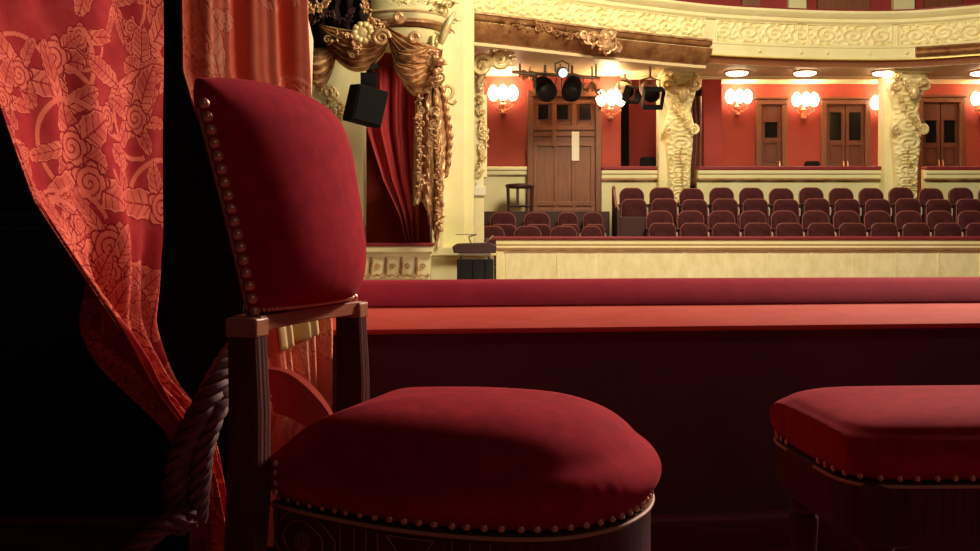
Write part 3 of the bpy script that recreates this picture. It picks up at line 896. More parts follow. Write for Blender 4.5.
# the wall with the wooden door at the left (nearer than the boxes)
LW = 17.6
xw0, xw1 = P(470, 0, LW).x, P(601, 0, LW).x
MB().box((xw0 - 0.6, LW, -1), (xw1 + 0.02, LW + 0.25, zb(1.12))).build('wall_left_lower', M['cream'], smooth=False)['kind'] = 'structure'
MB().box((xw0 - 0.6, LW + 0.02, zb(1.12)), (P(621, 0, LW).x, LW + 0.25, zb(3.1))).build('wall_left_upper', M['redwall'], smooth=False)['kind'] = 'structure'
MB().box((xw1 + 0.02, LW, zb(0.85)), (xw1 + 0.021, LW + 0.2, zb(1.1))).build('trim_3', M['cream'], smooth=False)['kind'] = 'structure'
for n, (a, b) in enumerate(((478, 528), (598, 602))):
    mb = MB(); mb.box((P(a, 0, LW).x, LW - 0.10, zb(1.13)), (P(b, 0, LW).x, LW, zb(1.20))); mb.box((P(a, 0, LW).x, LW - 0.07, zb(1.05)), (P(b, 0, LW).x, LW, zb(1.13)))
    bevel(mb.build('trim_%d' % (4 + n), M['cream'], smooth=False), 0.02)['kind'] = 'structure'
mb = MB(); mb.box((P(479, 0, LW).x, LW - 0.06, zb(1.20)), (P(482, 0, LW).x, LW, zb(2.3))); bevel(mb.build('trim_6', M['cream'], smooth=False), 0.01)['kind'] = 'structure'

# big panelled door
DY = LW - 0.02
x0, x1 = P(527, 0, DY).x, P(601, 0, DY).x; z0 = 1.19; z1 = P(0, 93, DY).z
fr = MB(); fw = 0.11
fr.box((x0, DY - 0.12, z0), (x0 + fw, DY + 0.02, z1 - 0.08)); fr.box((x1 - fw, DY - 0.12, z0), (x1, DY + 0.02, z1 - 0.08)); fr.box((x0, DY - 0.12, z1 - 0.08), (x1, DY + 0.02, z1 + 0.04))
d4 = fr.build('door_4', M['doorframe'], smooth=False); bevel(d4, 0.015); d4['kind'] = 'structure'; d4['label'] = 'tall panelled wooden door with three small square panes and a white notice'
lf = MB(); a, b, H = x0 + fw, x1 - fw, z1 - 0.08 - z0
lf.box((a, DY - 0.03, z0), (b, DY + 0.01, z0 + H))
W_ = b - a
for q in (0.0, 0.335, 0.62, 0.93): lf.box((a + W_ * q, DY - 0.06, z0), (a + W_ * q + 0.075, DY - 0.02, z0 + H * 0.60))
for q in (0.0, 0.06, 0.575, 0.66, 0.715, 0.94): lf.box((a, DY - 0.065, z0 + H * q), (b, DY - 0.02, z0 + H * q + 0.075))
for q in (0.0, 0.30, 0.62, 0.93): lf.box((a + W_ * q, DY - 0.06, z0 + H * 0.73), (a + W_ * q + 0.085, DY - 0.02, z0 + H))
lf.box((a + W_ * 0.30, DY - 0.075, z0 + H * 0.57), (a + W_ * 0.37, DY - 0.03, z0 + H * 0.72))
leaf = lf.build('door_leaf', M['doorwood'], d4, smooth=False); bevel(leaf, 0.008)
for q in (0.05, 0.37, 0.75):
    MB().box((a + W_ * q, DY - 0.055, z0 + H * 0.81), (a + W_ * (q + 0.19), DY - 0.03, z0 + H * 0.93)).build('pane', M['darkglass'], leaf, smooth=False)
MB().box((a + W_ * 0.62, DY - 0.085, z0 + H * 0.45), (a + W_ * 0.74, DY - 0.072, z0 + H * 0.70)).build('notice', M['paper'], leaf, smooth=False)

# white switch box on the cream wall
sw = MB().box((-0.10, -0.05, -0.07), (0.10, 0.0, 0.07)).build('wall_plate', M['white'], smooth=False); bevel(sw, 0.012); sw.location = P(479, 191, 14.95)
tag(sw, 'small white plate on the cream pier left of the dark wooden stool', 'wall plate')
MB().box((-0.04, -0.03, 0.07), (0.04, 0, 0.14)).build('cable_cover', M['white'], sw, smooth=False)

# dark stool on the landing
st = thing('wooden_stool', 'dark wooden stool standing in front of the panelled wooden door', 'stool', (P(520, 0, 16.95).x, 16.95, 1.19))
mb = MB(); mb.lathe([(0.20, 0.40), (0.245, 0.415), (0.25, 0.445), (0.235, 0.47), (0.12, 0.482), (0.01, 0.484)], (0, 0, 0), 24); mb.build('seat', M['seatframe'], st)
for sx in (-1, 1):
    for sy in (-1, 1):
        MB().tube([(sx * 0.19, sy * 0.15, 0.0), (sx * 0.205, sy * 0.16, 0.41)], [0.020, 0.027], 8).build('leg', M['seatframe'], st)
for sy in (-1, 1):
    MB().tube([(-0.195, sy * 0.152, 0.10), (0.195, sy * 0.152, 0.10)], 0.016, 8).build('stretcher', M['seatframe'], st)
    MB().box((-0.06, sy * 0.155 - 0.012, 0.09), (-0.02, sy * 0.155 + 0.012, 0.41)).build('slat', M['seatframe'], st, smooth=False)

# low dark chair backs peeping over the box parapets
for (px, py, wd, lab) in ((648, 157, 16, 'black chair back peeping over the short box parapet'), (812, 161, 15, 'black chair back left of the double door over the long box parapet'), (886, 158, 11, 'black chair back beside the right carved pillar')):
    t = thing('box_chair', lab, 'chair', (P(px, 0, 17.9).x, 17.9, 0.95)); hw = wd * 0.009
    ht = P(0, py, 17.9).z - 0.95
    mb = MB(); mb.prism([(-hw, 0.5), (hw, 0.5), (hw, ht - 0.03), (hw - 0.03, ht), (-hw + 0.03, ht), (-hw, ht - 0.03)], -0.03, 0.03); bevel(mb.build('backrest', M['black'], t, smooth=False), 0.01)
    mb = MB(); mb.box((-hw, 0.03, 0.44), (hw, 0.42, 0.50)); bevel(mb.build('seat', M['black'], t, smooth=False), 0.01)
    for sx in (-1, 1):
        for y in (0.02, 0.38): MB().tube([(sx * (hw - 0.02), y, 0), (sx * (hw - 0.02), y, 0.5)], 0.018, 6).build('leg', M['black'], t)

# ------------------------------------------------------------------ upper balcony
bal_pts = [(430, 13.75), (460, 14.1), (510, 14.5), (560, 14.95), (620, 15.5), (700, 16.15), (760, 16.45), (830, 16.65), (900, 16.65), (960, 16.35), (1020, 15.9), (1100, 15.2)]
bal_plan = [((px - 490) * Y / F, Y) for px, Y in bal_pts]
bal_curve = crom(bal_plan, 240)
bal_acc = [0.0]
for i in range(1, 240): bal_acc.append(bal_acc[-1] + float(np.linalg.norm(bal_curve[i] - bal_curve[i - 1])))


def bal_at(s):
    i = min(max(int(np.searchsorted(bal_acc, s)), 1), 239); f = (s - bal_acc[i - 1]) / (bal_acc[i] - bal_acc[i - 1])
    p = bal_curve[i - 1] * (1 - f) + bal_curve[i] * f; t = bal_curve[i] - bal_curve[i - 1]; t = t / np.linalg.norm(t)
    return p, np.array([t[1], -t[0]])     # normal towards us


def bal_s(px):
    best = min(range(240), key=lambda i: abs(490 + bal_curve[i][0] * F / bal_curve[i][1] - px)); return bal_acc[best]


bal = thing('balcony_front', 'curved cream and gilt balcony front with carved frieze across the top', 'balcony', (3.4, 16.2, zb(2.8))); b0 = Vector(bal.location)


def bal_sweep(prof, name, m, s0=0.0, s1=None, n=200, close=True, sharp=40, relief=None):
    s1 = s1 or bal_acc[-1]; rows = []
    for i in range(n + 1):
        s = s0 + (s1 - s0) * i / n; p, nn = bal_at(s)
        rows.append([(p[0] + nn[0] * o_, p[1] + nn[1] * o_, zb(z)) for o_, z in prof])
    mb = MB(); mb.loft(rows) if close else mb.grid(rows)
    o = mb.build(name, m, bal, sharp=sharp); o.location = -b0; return o


bal_sweep([(0.13, 3.70), (0.13, 3.73), (-0.2, 3.73), (-0.2, 3.70)], 'velvet_rail', M['redrail'])
bal_sweep([(-0.2, 3.70), (0.15, 3.70), (0.16, 3.66), (0.12, 3.61), (0.07, 3.58), (0.07, 3.53), (0.035, 3.50), (-0.2, 3.50)], 'upper_moulding', M['cream'])
bal_sweep([(-0.2, 3.50), (0.0, 3.50), (0.0, 3.12), (-0.2, 3.12)], 'frieze_ground', M['cream'])
bal_sweep([(0.0, 3.145), (0.035, 3.14), (0.035, 3.115), (0.02, 3.10), (0.02, 2.95), (0.045, 2.94), (0.045, 2.915), (-0.15, 2.915), (-0.15, 3.145)], 'lower_band', M['cream'])
bal_sweep([(0.046, 2.926), (0.052, 2.92), (0.052, 2.908), (0.0, 2.905), (0.0, 2.926)], 'gilt_line', M['gold_line'])
bal_sweep([(0.0, 2.91), (-0.03, 2.88), (-0.06, 2.84), (-0.07, 2.80), (-0.45, 2.80), (-0.45, 2.91)], 'cove', M['browncove'])
# carved frieze in relief
for (pa, pb, amp, per) in ((463, 703, 0.055, 0.40), (716, 890, 0.032, 0.46), (900, 1085, 0.045, 0.42)):
    s0, s1 = bal_s(pa), bal_s(pb); n = int((s1 - s0) / 0.018); zz = np.linspace(3.155, 3.485, 26)
    ss, tt = np.meshgrid(np.linspace(s0, s1, n), np.linspace(-1, 1, 26)); hh = scroll_relief(ss, tt, per) * amp
    rows = []
    for j in range(26):
        row = []
        for i in range(n):
            p, nn = bal_at(ss[j, i]); o_ = 0.004 + hh[j, i]; row.append((p[0] + nn[0] * o_, p[1] + nn[1] * o_, zb(zz[j])))
        rows.append(row)
    mb = MB(); mb.grid(rows); o = mb.build('carved_frieze', M['cream_relief'], bal, sharp=180); o.location = -b0
# panel frames round the friezes
for (pa, pb) in ((462, 500), (503, 704), (715, 796), (806, 890), (899, 1086)):
    s0, s1 = bal_s(pa), bal_s(pb)
    mb = MB()
    for z in (3.145, 3.492):
        mb.tube([(lambda p, nn: (p[0] + nn[0] * 0.02, p[1] + nn[1] * 0.02, zb(z)))(*bal_at(s0 + (s1 - s0) * k / 30)) for k in range(31)], 0.014, 6)
    for s in (s0, s1):
        p, nn = bal_at(s); mb.tube([(p[0] + nn[0] * 0.02, p[1] + nn[1] * 0.02, zb(z)) for z in (3.145, 3.492)], 0.014, 6)
    o = mb.build('panel_frame', M['cream_relief'], bal); o.location = -b0
# small blocks and studs on the plain lower band
for px in (760, 800, 828, 870, 905, 935):
    p, nn = bal_at(bal_s(px)); mb = MB(); mb.blob((p[0] + nn[0] * 0.03, p[1] + nn[1] * 0.03, zb(3.02)), (0.035, 0.025, 0.03), seg=8, rings=5)
    o = mb.build('stud', M['cream_relief'], bal); o.location = -b0
# heavier brown cornice on the left part, with its carved cartouche
sL0, sL1 = bal_s(455), bal_s(703)
bal_sweep([(0.05, 3.13), (0.20, 3.11), (0.24, 3.07), (0.22, 3.03), (0.14, 3.01), (0.14, 2.99), (0.24, 2.975), (0.22, 2.90), (0.14, 2.84), (0.10, 2.77), (0.04, 2.74), (-0.1, 2.74), (-0.1, 3.13)], 'brown_cornice', M['bronze'], sL0, sL1, 120)
bal_sweep([(0.21, 3.135), (0.25, 3.115), (0.25, 3.095), (0.2, 3.09)], 'gilt_edge', M['gilt'], sL0, sL1, 120)
bal_sweep([(0.145, 3.0), (0.20, 2.995), (0.205, 2.985), (0.145, 2.98)], 'gilt_edge', M['gilt_pale'], sL0, sL1, 120)
bal_sweep([(0.03, 2.74), (0.05, 2.72), (0.04, 2.69), (-0.1, 2.69), (-0.1, 2.74)], 'lower_moulding', M['soffit'], sL0, sL1, 120)


bal_sweep([(0.02, 3.12), (0.16, 3.10), (0.18, 3.07), (0.12, 3.03), (0.14, 2.99), (0.10, 2.95), (0.02, 2.94)], 'brown_cornice', M['bronze'], bal_s(914), None, 60)
# ornament clusters
def foliage(mb, pts, n, size, seed, yb=0.0, curls=0.5):
    """Carved acanthus: leaves and curls scattered along a polyline of 3-D points (facing -y)."""
    rg = random.Random(seed); L = crom([tuple(p) for p in pts], max(n, 2))
    for i, p in enumerate(L):
        p = Vector(p) + Vector((rg.uniform(-1, 1), 0, rg.uniform(-1, 1))) * size * 0.45
        p.y -= yb + rg.uniform(0, 0.4) * size
        if rg.random() < curls:
            mb.spiral(p, size * rg.uniform(0.45, 0.8), rg.uniform(1.1, 1.7), size * 0.20, start=rg.uniform(0, 6.3), flip=rg.choice((-1, 1)), steps=14, seg=5)
        else:
            ang = rg.uniform(0, 2 * PI); q = []
            dirv = Vector((math.cos(ang), -0.25, math.sin(ang))); side = Vector((-math.sin(ang), 0, math.cos(ang)))
            ln = size * rg.uniform(0.7, 1.1); bend = rg.uniform(-0.7, 0.7)
            for k in range(7):
                tq = k / 6; q.append(p + dirv * ln * tq + side * bend * ln * tq * tq + Vector((0, -0.35 * size * math.sin(PI * tq), 0)))
            mb.tube(q, [size * 0.24 * math.sin(PI * (0.12 + 0.86 * k / 6)) for k in range(7)], 6)
    return mb


def on_bal(px, z, off):
    p, nn = bal_at(bal_s(px)); return Vector((p[0] + nn[0] * off, p[1] + nn[1] * off, zb(z)))


mb = MB(); foliage(mb, [on_bal(508, 3.0, 0.22), on_bal(540, 2.96, 0.24), on_bal(570, 2.93, 0.24), on_bal(585, 2.90, 0.24)], 44, 0.085, 3)
foliage(mb, [on_bal(462, 2.93, 0.2), on_bal(485, 2.95, 0.2), on_bal(508, 2.97, 0.2)], 22, 0.06, 9)
o = mb.build('carved_garland', M['bronze'], bal); o.location = -b0
mb = MB(); foliage(mb, [on_bal(575, 2.95, 0.3), on_bal(588, 2.9, 0.34), on_bal(600, 2.98, 0.3), on_bal(590, 2.75, 0.3), on_bal(606, 2.88, 0.3)], 40, 0.12, 21)
mb.blob(on_bal(590, 2.9, 0.36), (0.11, 0.10, 0.17), seg=12, rings=8)
o = mb.build('carved_cartouche', M['gilt'], bal); o.location = -b0

# soffit and ceilings under the balcony
mb = MB(); rows = []
for i in range(81):
    s = bal_acc[-1] * i / 80; p, nn = bal_at(s)
    rows.append([(p[0] - nn[0] * 0.07, p[1] - nn[1] * 0.07, zb(2.798)), (p[0], 17.75, zb(2.80)), (p[0], 17.75, zb(3.0)), (p[0] - nn[0] * 0.07, p[1] - nn[1] * 0.07, zb(2.81))])
mb.loft(rows); mb.build('ceiling_soffit', M['soffit'], smooth=False)['kind'] = 'structure'
MB().box((-1.2, 17.75, zb(2.96)), (12.5, BW, zb(3.06))).build('ceiling_boxes', M['soffit'], smooth=False)['kind'] = 'structure'
mb = MB(); mb.box((-0.6, 17.66, zb(2.755)), (12.5, 17.74, zb(2.80))); mb.box((-0.6, 17.62, zb(2.78)), (12.5, 17.7, zb(2.80))); bevel(mb.build('trim_7', M['soffit'], smooth=False), 0.02)['kind'] = 'structure'
# upper level seen over the balcony rail
MB().box((-1.0, 18.6, zb(2.97)), (12.5, 18.8, zb(6.5))).build('wall_upper', M['redwall_far'], smooth=False)['kind'] = 'structure'
mb = MB()
for (a, b) in ((788, 806), (893, 914)): mb.box((P(a, 0, 18.5).x, 18.45, zb(3.2)), (P(b, 0, 18.5).x, 18.6, zb(6)))
bevel(mb.build('trim_8', M['cream'], smooth=False), 0.02)['kind'] = 'structure'
mb = MB()
for (a, b) in ((742, 760), (818, 870), (925, 962)): mb.box((P(a, 0, 18.5).x, 18.5, zb(3.2)), (P(b, 0, 18.5).x, 18.6, zb(5.6)))
mb.build('trim_9', M['doorwood'], smooth=False)['kind'] = 'structure'


# ------------------------------------------------------------------ carved pillars
def make_pillar(label, pxc, Y, zt, zb_, scale=1.0):
    x = P(pxc, 0, Y).x
    t = thing('carved_pillar', label, 'pillar', (x, Y, zb_)); H = zt - zb_
    # plain pier behind
    mb = MB(); mb.box((-0.34, 0.12, 0), (0.20, 0.42, H)); bevel(mb.build('pier', M['cream'], t, smooth=False), 0.015)
    # tapering herm with carving
    tabw = [(0, 0.24), (0.05, 0.235), (0.10, 0.205), (0.45, 0.25), (0.60, 0.30), (0.70, 0.32), (0.78, 0.25), (0.84, 0.30), (0.92, 0.38), (1.0, 0.40)]
    tabd = [(0, 0.20), (0.45, 0.20), (0.62, 0.26), (0.70, 0.30), (0.78, 0.22), (0.85, 0.28), (0.93, 0.36), (1.0, 0.38)]
    nz, na = 150, 40; rows = []
    for j in range(nz + 1):
        q = j / nz; wd = lerp_tab(tabw, q) * scale; dp = lerp_tab(tabd, q) * scale; row = []
        for i in range(na + 1):
            a = PI * i / na; cx = -math.cos(a); sy = math.sin(a)
            e = 0.55 if q < 0.55 else 0.8
            X = wd * math.copysign(abs(cx) ** e, cx); Yy = -dp * abs(sy) ** e + 0.13
            tcr = (cx); r = float(scroll_relief(np.array(q * H * 1.0), np.array(tcr * 1.05), 0.30 if q > 0.5 else 0.22, 0.3)) * (0.045 if q > 0.08 else 0.0)
            row.append((X * (1 + 0.05 * r / 0.045 * (1 if q > 0.5 else 0)), Yy - r * sy, q * H))
        rows.append(row)
    mb = MB(); mb.grid(rows); top = [rows[-1]]; mb.build('herm', M['cream_relief'], t, sharp=60)
    mb = MB()
    for sx in (-1, 1):
        mb.spiral((sx * 0.30 * scale, -0.14, H * 0.93), 0.13 * scale, 1.6, 0.05 * scale, start=PI / 2, flip=sx)
        mb.spiral((sx * 0.27 * scale, -0.12, H * 0.66), 0.10 * scale, 1.5, 0.04 * scale, start=PI / 2, flip=-sx)
    foliage(mb, [(-0.3 * scale, -0.16, H * 0.98), (0, -0.25, H * 0.90), (0.3 * scale, -0.16, H * 0.98)], 22, 0.10 * scale, int(pxc))
    foliage(mb, [(-0.22 * scale, -0.12, H * 0.84), (0.0, -0.2, H * 0.74), (0.24 * scale, -0.1, H * 0.64)], 20, 0.085 * scale, int(pxc) + 1)
    mb.blob((0.02, -0.24, H * 0.88), (0.085, 0.09, 0.12), seg=12, rings=8)
    mb.build('capital_carving', M['gilt_pale'], t)
    mb = MB(); foliage(mb, [(0.0, -0.08, H * 0.08), (0.02, -0.09, H * 0.3), (-0.02, -0.1, H * 0.55)], 24, 0.055 * scale, int(pxc) + 7, curls=0.35); mb.build('shaft_carving', M['gilt'], t)
    mb = MB(); mb.box((-0.42 * scale, -0.30, H), (0.42 * scale, 0.3, H + 0.045)); bevel(mb.build('abacus', M['cream'], t, smooth=False), 0.012)
    mb = MB(); mb.box((-0.29, -0.12, 0), (0.29, 0.14, H * 0.045)); bevel(mb.build('plinth', M['cream'], t, smooth=False), 0.012)
    return t


zt = zb(2.755)
make_pillar('carved cream pillar with figure capital left of the box partitions', 680, 17.15, zt, 0.72, 0.80)
make_pillar('carved cream pillar with scroll capital before the right double door', 907, 17.15, zt, 0.72, 0.84)
# half pillar by the cream pier on the left
hp = thing('carved_half_pillar', 'slender cream pier with gilded scrollwork left of the wooden door', 'pillar', (P(477, 0, 14.9).x, 14.95, -1.05)); h0 = Vector(hp.location)
mb = MB(); mb.box((P(467, 0, 14.9).x, 14.95, -1.05), (P(484, 0, 14.9).x, 15.2, zb(2.68))); mb.box((P(483, 0, 14.9).x, 14.98, zb(0.86)), (P(487, 0, 14.9).x, 15.15, zb(2.1)))
o = mb.build('pier', M['cream'], hp, smooth=False); o.location = -h0; bevel(o, 0.012)
mb = MB(); foliage(mb, [P(485, 76, 14.9), P(480, 104, 14.9), P(484, 140, 14.9), P(480, 172, 14.9)], 48, 0.072, 31, curls=0.6)
o = mb.build('scroll_shaft', M['gilt_pale'], hp); o.location = -h0
mb = MB(); foliage(mb, [P(470, 74, 14.85), P(480, 62, 14.8), P(495, 57, 14.8), P(510, 62, 14.85)], 40, 0.11, 33, curls=0.5)
mb.spiral(P(482, 66, 14.7), 0.17, 1.6, 0.05); mb.spiral(P(500, 60, 14.7), 0.13, 1.5, 0.042, flip=-1); mb.tube([P(478, 84, 14.8), P(486, 66, 14.7), P(500, 55, 14.75), P(514, 52, 14.85)], [0.03, 0.06, 0.05, 0.03], 8)
o = mb.build('capital_carving', M['gilt_pale'], hp); o.location = -h0


# ------------------------------------------------------------------ wall lamps
def make_sconce(label, px, py, Y, power, first=None):
    p = P(px, py, Y)
    if first is not None:
        t = dup(first, label, p)
    else:
        t = thing('wall_lamp', label, 'wall lamp', p, group='brass wall lamps')
        mb = MB(); mb.lathe([(0.03, -0.30), (0.06, -0.27), (0.035, -0.2), (0.07, -0.12), (0.02, -0.05)], (0, -0.045, 0), 14); mb.build('backplate', M['brass'], t)
        for sx in (-1, 0, 1):
            mb = MB(); mb.tube([(0, -0.06, -0.2), (sx * 0.07, -0.12, -0.22), (sx * 0.17, -0.15 - 0.05 * (sx == 0), -0.16), (sx * 0.17, -0.15 - 0.05 * (sx == 0), -0.09)], 0.012, 6)
            mb.lathe([(0.02, -0.10), (0.045, -0.085), (0.045, -0.075), (0.015, -0.07)], (sx * 0.17, -0.15 - 0.05 * (sx == 0), 0), 10)
            a = mb.build('arm', M['brass'], t)
            mb = MB(); mb.lathe([(0.02, -0.07), (0.06, -0.04), (0.095, 0.04), (0.085, 0.12), (0.05, 0.18), (0.008, 0.21)], (sx * 0.17, -0.15 - 0.05 * (sx == 0), 0), 12)
            mb.build('bulb', M['bulb'], a)
    d = bpy.data.lights.new('wall_lamp_light', 'POINT'); d.energy = power; d.color = (1.0, 0.70, 0.38); d.shadow_soft_size = 0.12
    l = bpy.data.objects.new('wall_lamp_light', d); C.objects.link(l); l.parent = t; l.location = (0, -0.30, 0.20)
    return t


sc = make_sconce('lit brass wall lamp left of the panelled wooden door', 503, 98, LW + 0.02, 26)
for (lab, px, py, Y, pw) in (('lit brass wall lamp right of the panelled wooden door', 610, 103, LW + 0.02, 24), ('lit brass wall lamp left of the narrow dark door', 737, 101, BW, 28),
                             ('lit brass wall lamp between the narrow door and the double door', 803, 104, BW, 28), ('lit brass wall lamp between the double door and the right pillar', 881, 107, BW, 21),
                             ('lit brass wall lamp at the right edge of the frame', 981, 103, BW, 21)):
    make_sconce(lab, px, py, Y, pw, sc)


cl0 = None  # glowing discs added as the bright ovals of light on the soffit
for px, lab in ((737, 'glowing disc added on the soffit above the wall lamp left of the narrow dark door'), (805, 'glowing disc added on the soffit above the lamp between narrow and double doors'),
                (884, 'glowing disc added on the soffit just left of the right carved pillar'), (982, 'glowing disc added on the soffit at the right edge of the frame')):
    p = Vector((P(px, 0, 17.1).x, 17.1, zb(2.80)))
    if cl0 is None:
        cl0 = thing('soffit_glow_disc', lab, 'glow disc', p, group='added glow discs under the balcony')
        MB().lathe([(0.20, 0.0), (0.21, -0.02), (0.19, -0.03)], (0, 0, 0), 24).build('rim', M['brass'], cl0)
        MB().lathe([(0.19, -0.022), (0.17, -0.055), (0.10, -0.075), (0.01, -0.08)], (0, 0, 0), 24).build('glow_dome', M['bulb'], cl0)
    else:
        dup(cl0, lab, p)

# ------------------------------------------------------------------ stage lanterns under the balcony
bar = thing('lantern_bar', 'dark horizontal lighting bar under the balcony over the wooden door', 'lighting bar', P(560, 75, 16.4)); r0 = Vector(bar.location)
mb = MB(); mb.tube([P(512, 72, 16.4), P(600, 78, 16.4)], 0.03, 8); o = mb.build('pipe', M['steel'], bar); o.location = -r0
for px in (520, 560, 596):
    mb = MB(); mb.tube([P(px, 76, 16.4), P(px, 48, 16.4)], 0.018, 6); o = mb.build('hanger', M['steel'], bar); o.location = -r0


def lantern(px, py, Y, label, m, r=0.13, ln=0.34, yaw=0.0, tilt=0.35, lit=False, up=0.22, barn=False):
    t = thing('stage_lantern', label, 'stage light', P(px, py, Y), yaw)
    R = Matrix.Rotation(tilt, 3, 'X')
    def rot(mbx): mbx.v = [tuple(R @ Vector(v)) for v in mbx.v]; return mbx
    mb = MB(); mb.loft([[Vector((rr * math.cos(a), yy, rr * math.sin(a))) for a in (2 * PI * k / 18 for k in range(18))] for rr, yy in ((r * 0.4, ln * 0.6), (r * 0.85, ln * 0.52), (r, ln * 0.2), (r, -ln * 0.2), (r * 0.92, -ln * 0.22), (r * 0.92, -ln * 0.42), (r * 0.8, -ln * 0.42))])
    h = rot(mb).build('housing', m, t, sharp=35)
    mb = MB(); mb.loft([[Vector((rr * math.cos(a), yy, rr * math.sin(a))) for a in (2 * PI * k / 18 for k in range(18))] for rr, yy in ((r * 0.8, -ln * 0.425), (r * 0.5, -ln * 0.46), (r * 0.05, -ln * 0.475))])
    rot(mb).build('lens', M['lens'] if lit else M['blackgloss'], h)
    mb = MB(); mb.tube([(-r - 0.015, 0, 0), (-r - 0.02, 0, r + 0.04), (0, 0, r + 0.09), (r + 0.02, 0, r + 0.04), (r + 0.015, 0, 0)], 0.014, 6); mb.tube([(0, 0, r + 0.08), (0, 0, r + up)], 0.022, 8); mb.build('yoke', M['steel'], t)
    if barn:
        mb = MB()
        s = r * 1.05
        mb.box((-s, -ln * 0.45 - 0.16, -s - 0.01), (s, -ln * 0.42, -s)); mb.box((-s, -ln * 0.45 - 0.16, s), (s, -ln * 0.42, s + 0.01)); mb.box((-s - 0.01, -ln * 0.45 - 0.16, -s), (-s, -ln * 0.42, s)); mb.box((s, -ln * 0.45 - 0.16, -s), (s + 0.01, -ln * 0.42, s))
        rot(mb).build('barn_doors', M['black'], t, smooth=False)
    return t


lantern(545, 89, 16.1, 'black stage lantern hung left on the bar over the wooden door', M['black'], 0.17, 0.42, 0.2, 0.5)
lantern(572, 89, 16.1, 'black stage lantern hung right on the bar over the wooden door', M['black'], 0.16, 0.42, -0.2, 0.6)
lantern(562, 72, 16.0, 'small stage lantern with lit bluish lens above the wooden door', M['steel'], 0.09, 0.24, 0.1, 0.3, lit=True, up=0.12)
lantern(625, 90, 17.1, 'black and white stage lantern beside the right lamp of the wooden door', M['bracket'], 0.12, 0.3, 0.6, 0.5, barn=True, up=0.16)
lantern(650, 92, 16.5, 'brown stage lantern with black barn doors left of the carved pillar', M['lamp_brown'], 0.15, 0.34, 0.1, 0.6, barn=True, up=0.27)
for n_, (px, py, lab, sd) in enumerate(((530, 80, 'small clipped cluster of gilt leaves left of the stage lanterns', 51), (592, 92, 'small cluster of gilt leaves right of the stage lanterns', 52))):
    t = thing('gilt_leaf_cluster', lab, 'ornament', P(px, py, 16.6)); q0 = Vector(t.location)
    MB().tube([(0, 0, 0), (0, 0, zb(2.81) - q0.z)], 0.014, 6).build('hanger', M['steel'], t)
    mb = MB(); foliage(mb, [P(px - 9, py - 3, 16.6), P(px, py - 6, 16.5), P(px + 8, py + 3, 16.6)], 26, 0.075, sd, curls=0.4); o = mb.build('leaves', M['gilt'], t); o.location = -q0

# ------------------------------------------------------------------ proscenium box on the left
QY = 12.8
# cream pier between proscenium box and hall
mb = MB(); mb.box((P(441, 0, 13.3).x, 13.3, -1.05), (P(464, 0, 13.3).x, 13.6, zb(4.2))); mb.box((P(463, 0, 13.5).x, 13.45, -1.05), (P(474, 0, 13.5).x, 13.8, zb(4.2)))
bevel(mb.build('wall_pier', M['cream'], smooth=False), 0.012)['kind'] = 'structure'
mb = MB(); mb.prism([(P(472, 0, 13.7).x, -1.05), (P(475, 0, 13.7).x, -1.05), (P(473, 0, 13.7).x, zb(2.3)), (P(464, 0, 13.7).x, zb(2.7)), (P(462, 0, 13.7).x, zb(4.2)), (P(455, 0, 13.7).x, zb(4.2)), (P(455, 0, 13.7).x, -1.05)], 13.65, 14.2)
mb.build('wall_return', M['cream'], smooth=False)['kind'] = 'structure'
# lower ledge and wall right of the box
mb = MB(); mb.box((P(428, 0, 13.1).x, 13.0, zb(-0.27)), (P(496, 0, 13.1).x, 13.3, zb(-0.16))); mb.box((P(428, 0, 13.1).x, 13.05, zb(-0.32)), (P(494, 0, 13.1).x, 13.3, zb(-0.27)))
bevel(mb.build('trim_10', M['cream'], smooth=False), 0.015)['kind'] = 'structure'
MB().box((P(425, 0, 13.1).x, 13.12, -1.05), (P(494, 0, 13.1).x, 13.29, zb(-0.30))).build('wall_low', M['cream'], smooth=False)['kind'] = 'structure'
# back of the proscenium box and its left jamb
MB().box((P(330, 0, 14.2).x, 14.3, -1.05), (P(446, 0, 14.2).x, 14.45, zb(3.0))).build('wall_stage_box', M['redpanel'], smooth=False)['kind'] = 'structure'
mb = MB(); mb.box((P(300, 0, 13).x, 12.95, -1.05), (P(364, 0, 13).x, 13.25, zb(2.35))); bevel(mb.build('wall_jamb', M['cream'], smooth=False), 0.015)['kind'] = 'structure'
mb = MB(); foliage(mb, [P(322, 84, 12.93), P(338, 100, 12.93), P(345, 118, 12.93), P(330, 108, 12.93)], 26, 0.10, 71, curls=0.4)
wp = mb.build('carved_panel', M['gilt_pale']); tag(wp, 'pale gilt carved panel beside the hanging black loudspeaker', 'ornament')
MB().box((-9, 14.6, -1.05), (-0.9, 14.8, 6.5)).build('wall_stage', M['redwall_far'], smooth=False)['kind'] = 'structure'
MB().box((-9, 13.26, -1.05), (P(301, 0, 13).x, 13.4, 6.0)).build('wall_stage_front', M['cream'], smooth=False)['kind'] = 'structure'
# right jamb mouldings
mb = MB()
for (a, b, y) in ((430, 442, 13.0), (432, 434.5, 12.95), (437, 439, 12.95)): mb.box((P(a, 0, 13).x, y, zb(-0.17)), (P(b, 0, 13).x, 13.3, zb(2.6)))
bevel(mb.build('trim_11', M['cream'], smooth=False), 0.01)['kind'] = 'structure'
# red curtain in the box, gathered to the right
sc_ = thing('stage_box_curtain', 'dark red curtain gathered inside the gilded stage box', 'curtain', P(395, 244, 13.6)); s0_ = Vector(sc_.location)
eL = [(70, 366), (105, 366), (130, 368), (180, 384), (215, 400), (243, 407)]; eR = [(70, 426), (243, 420)]


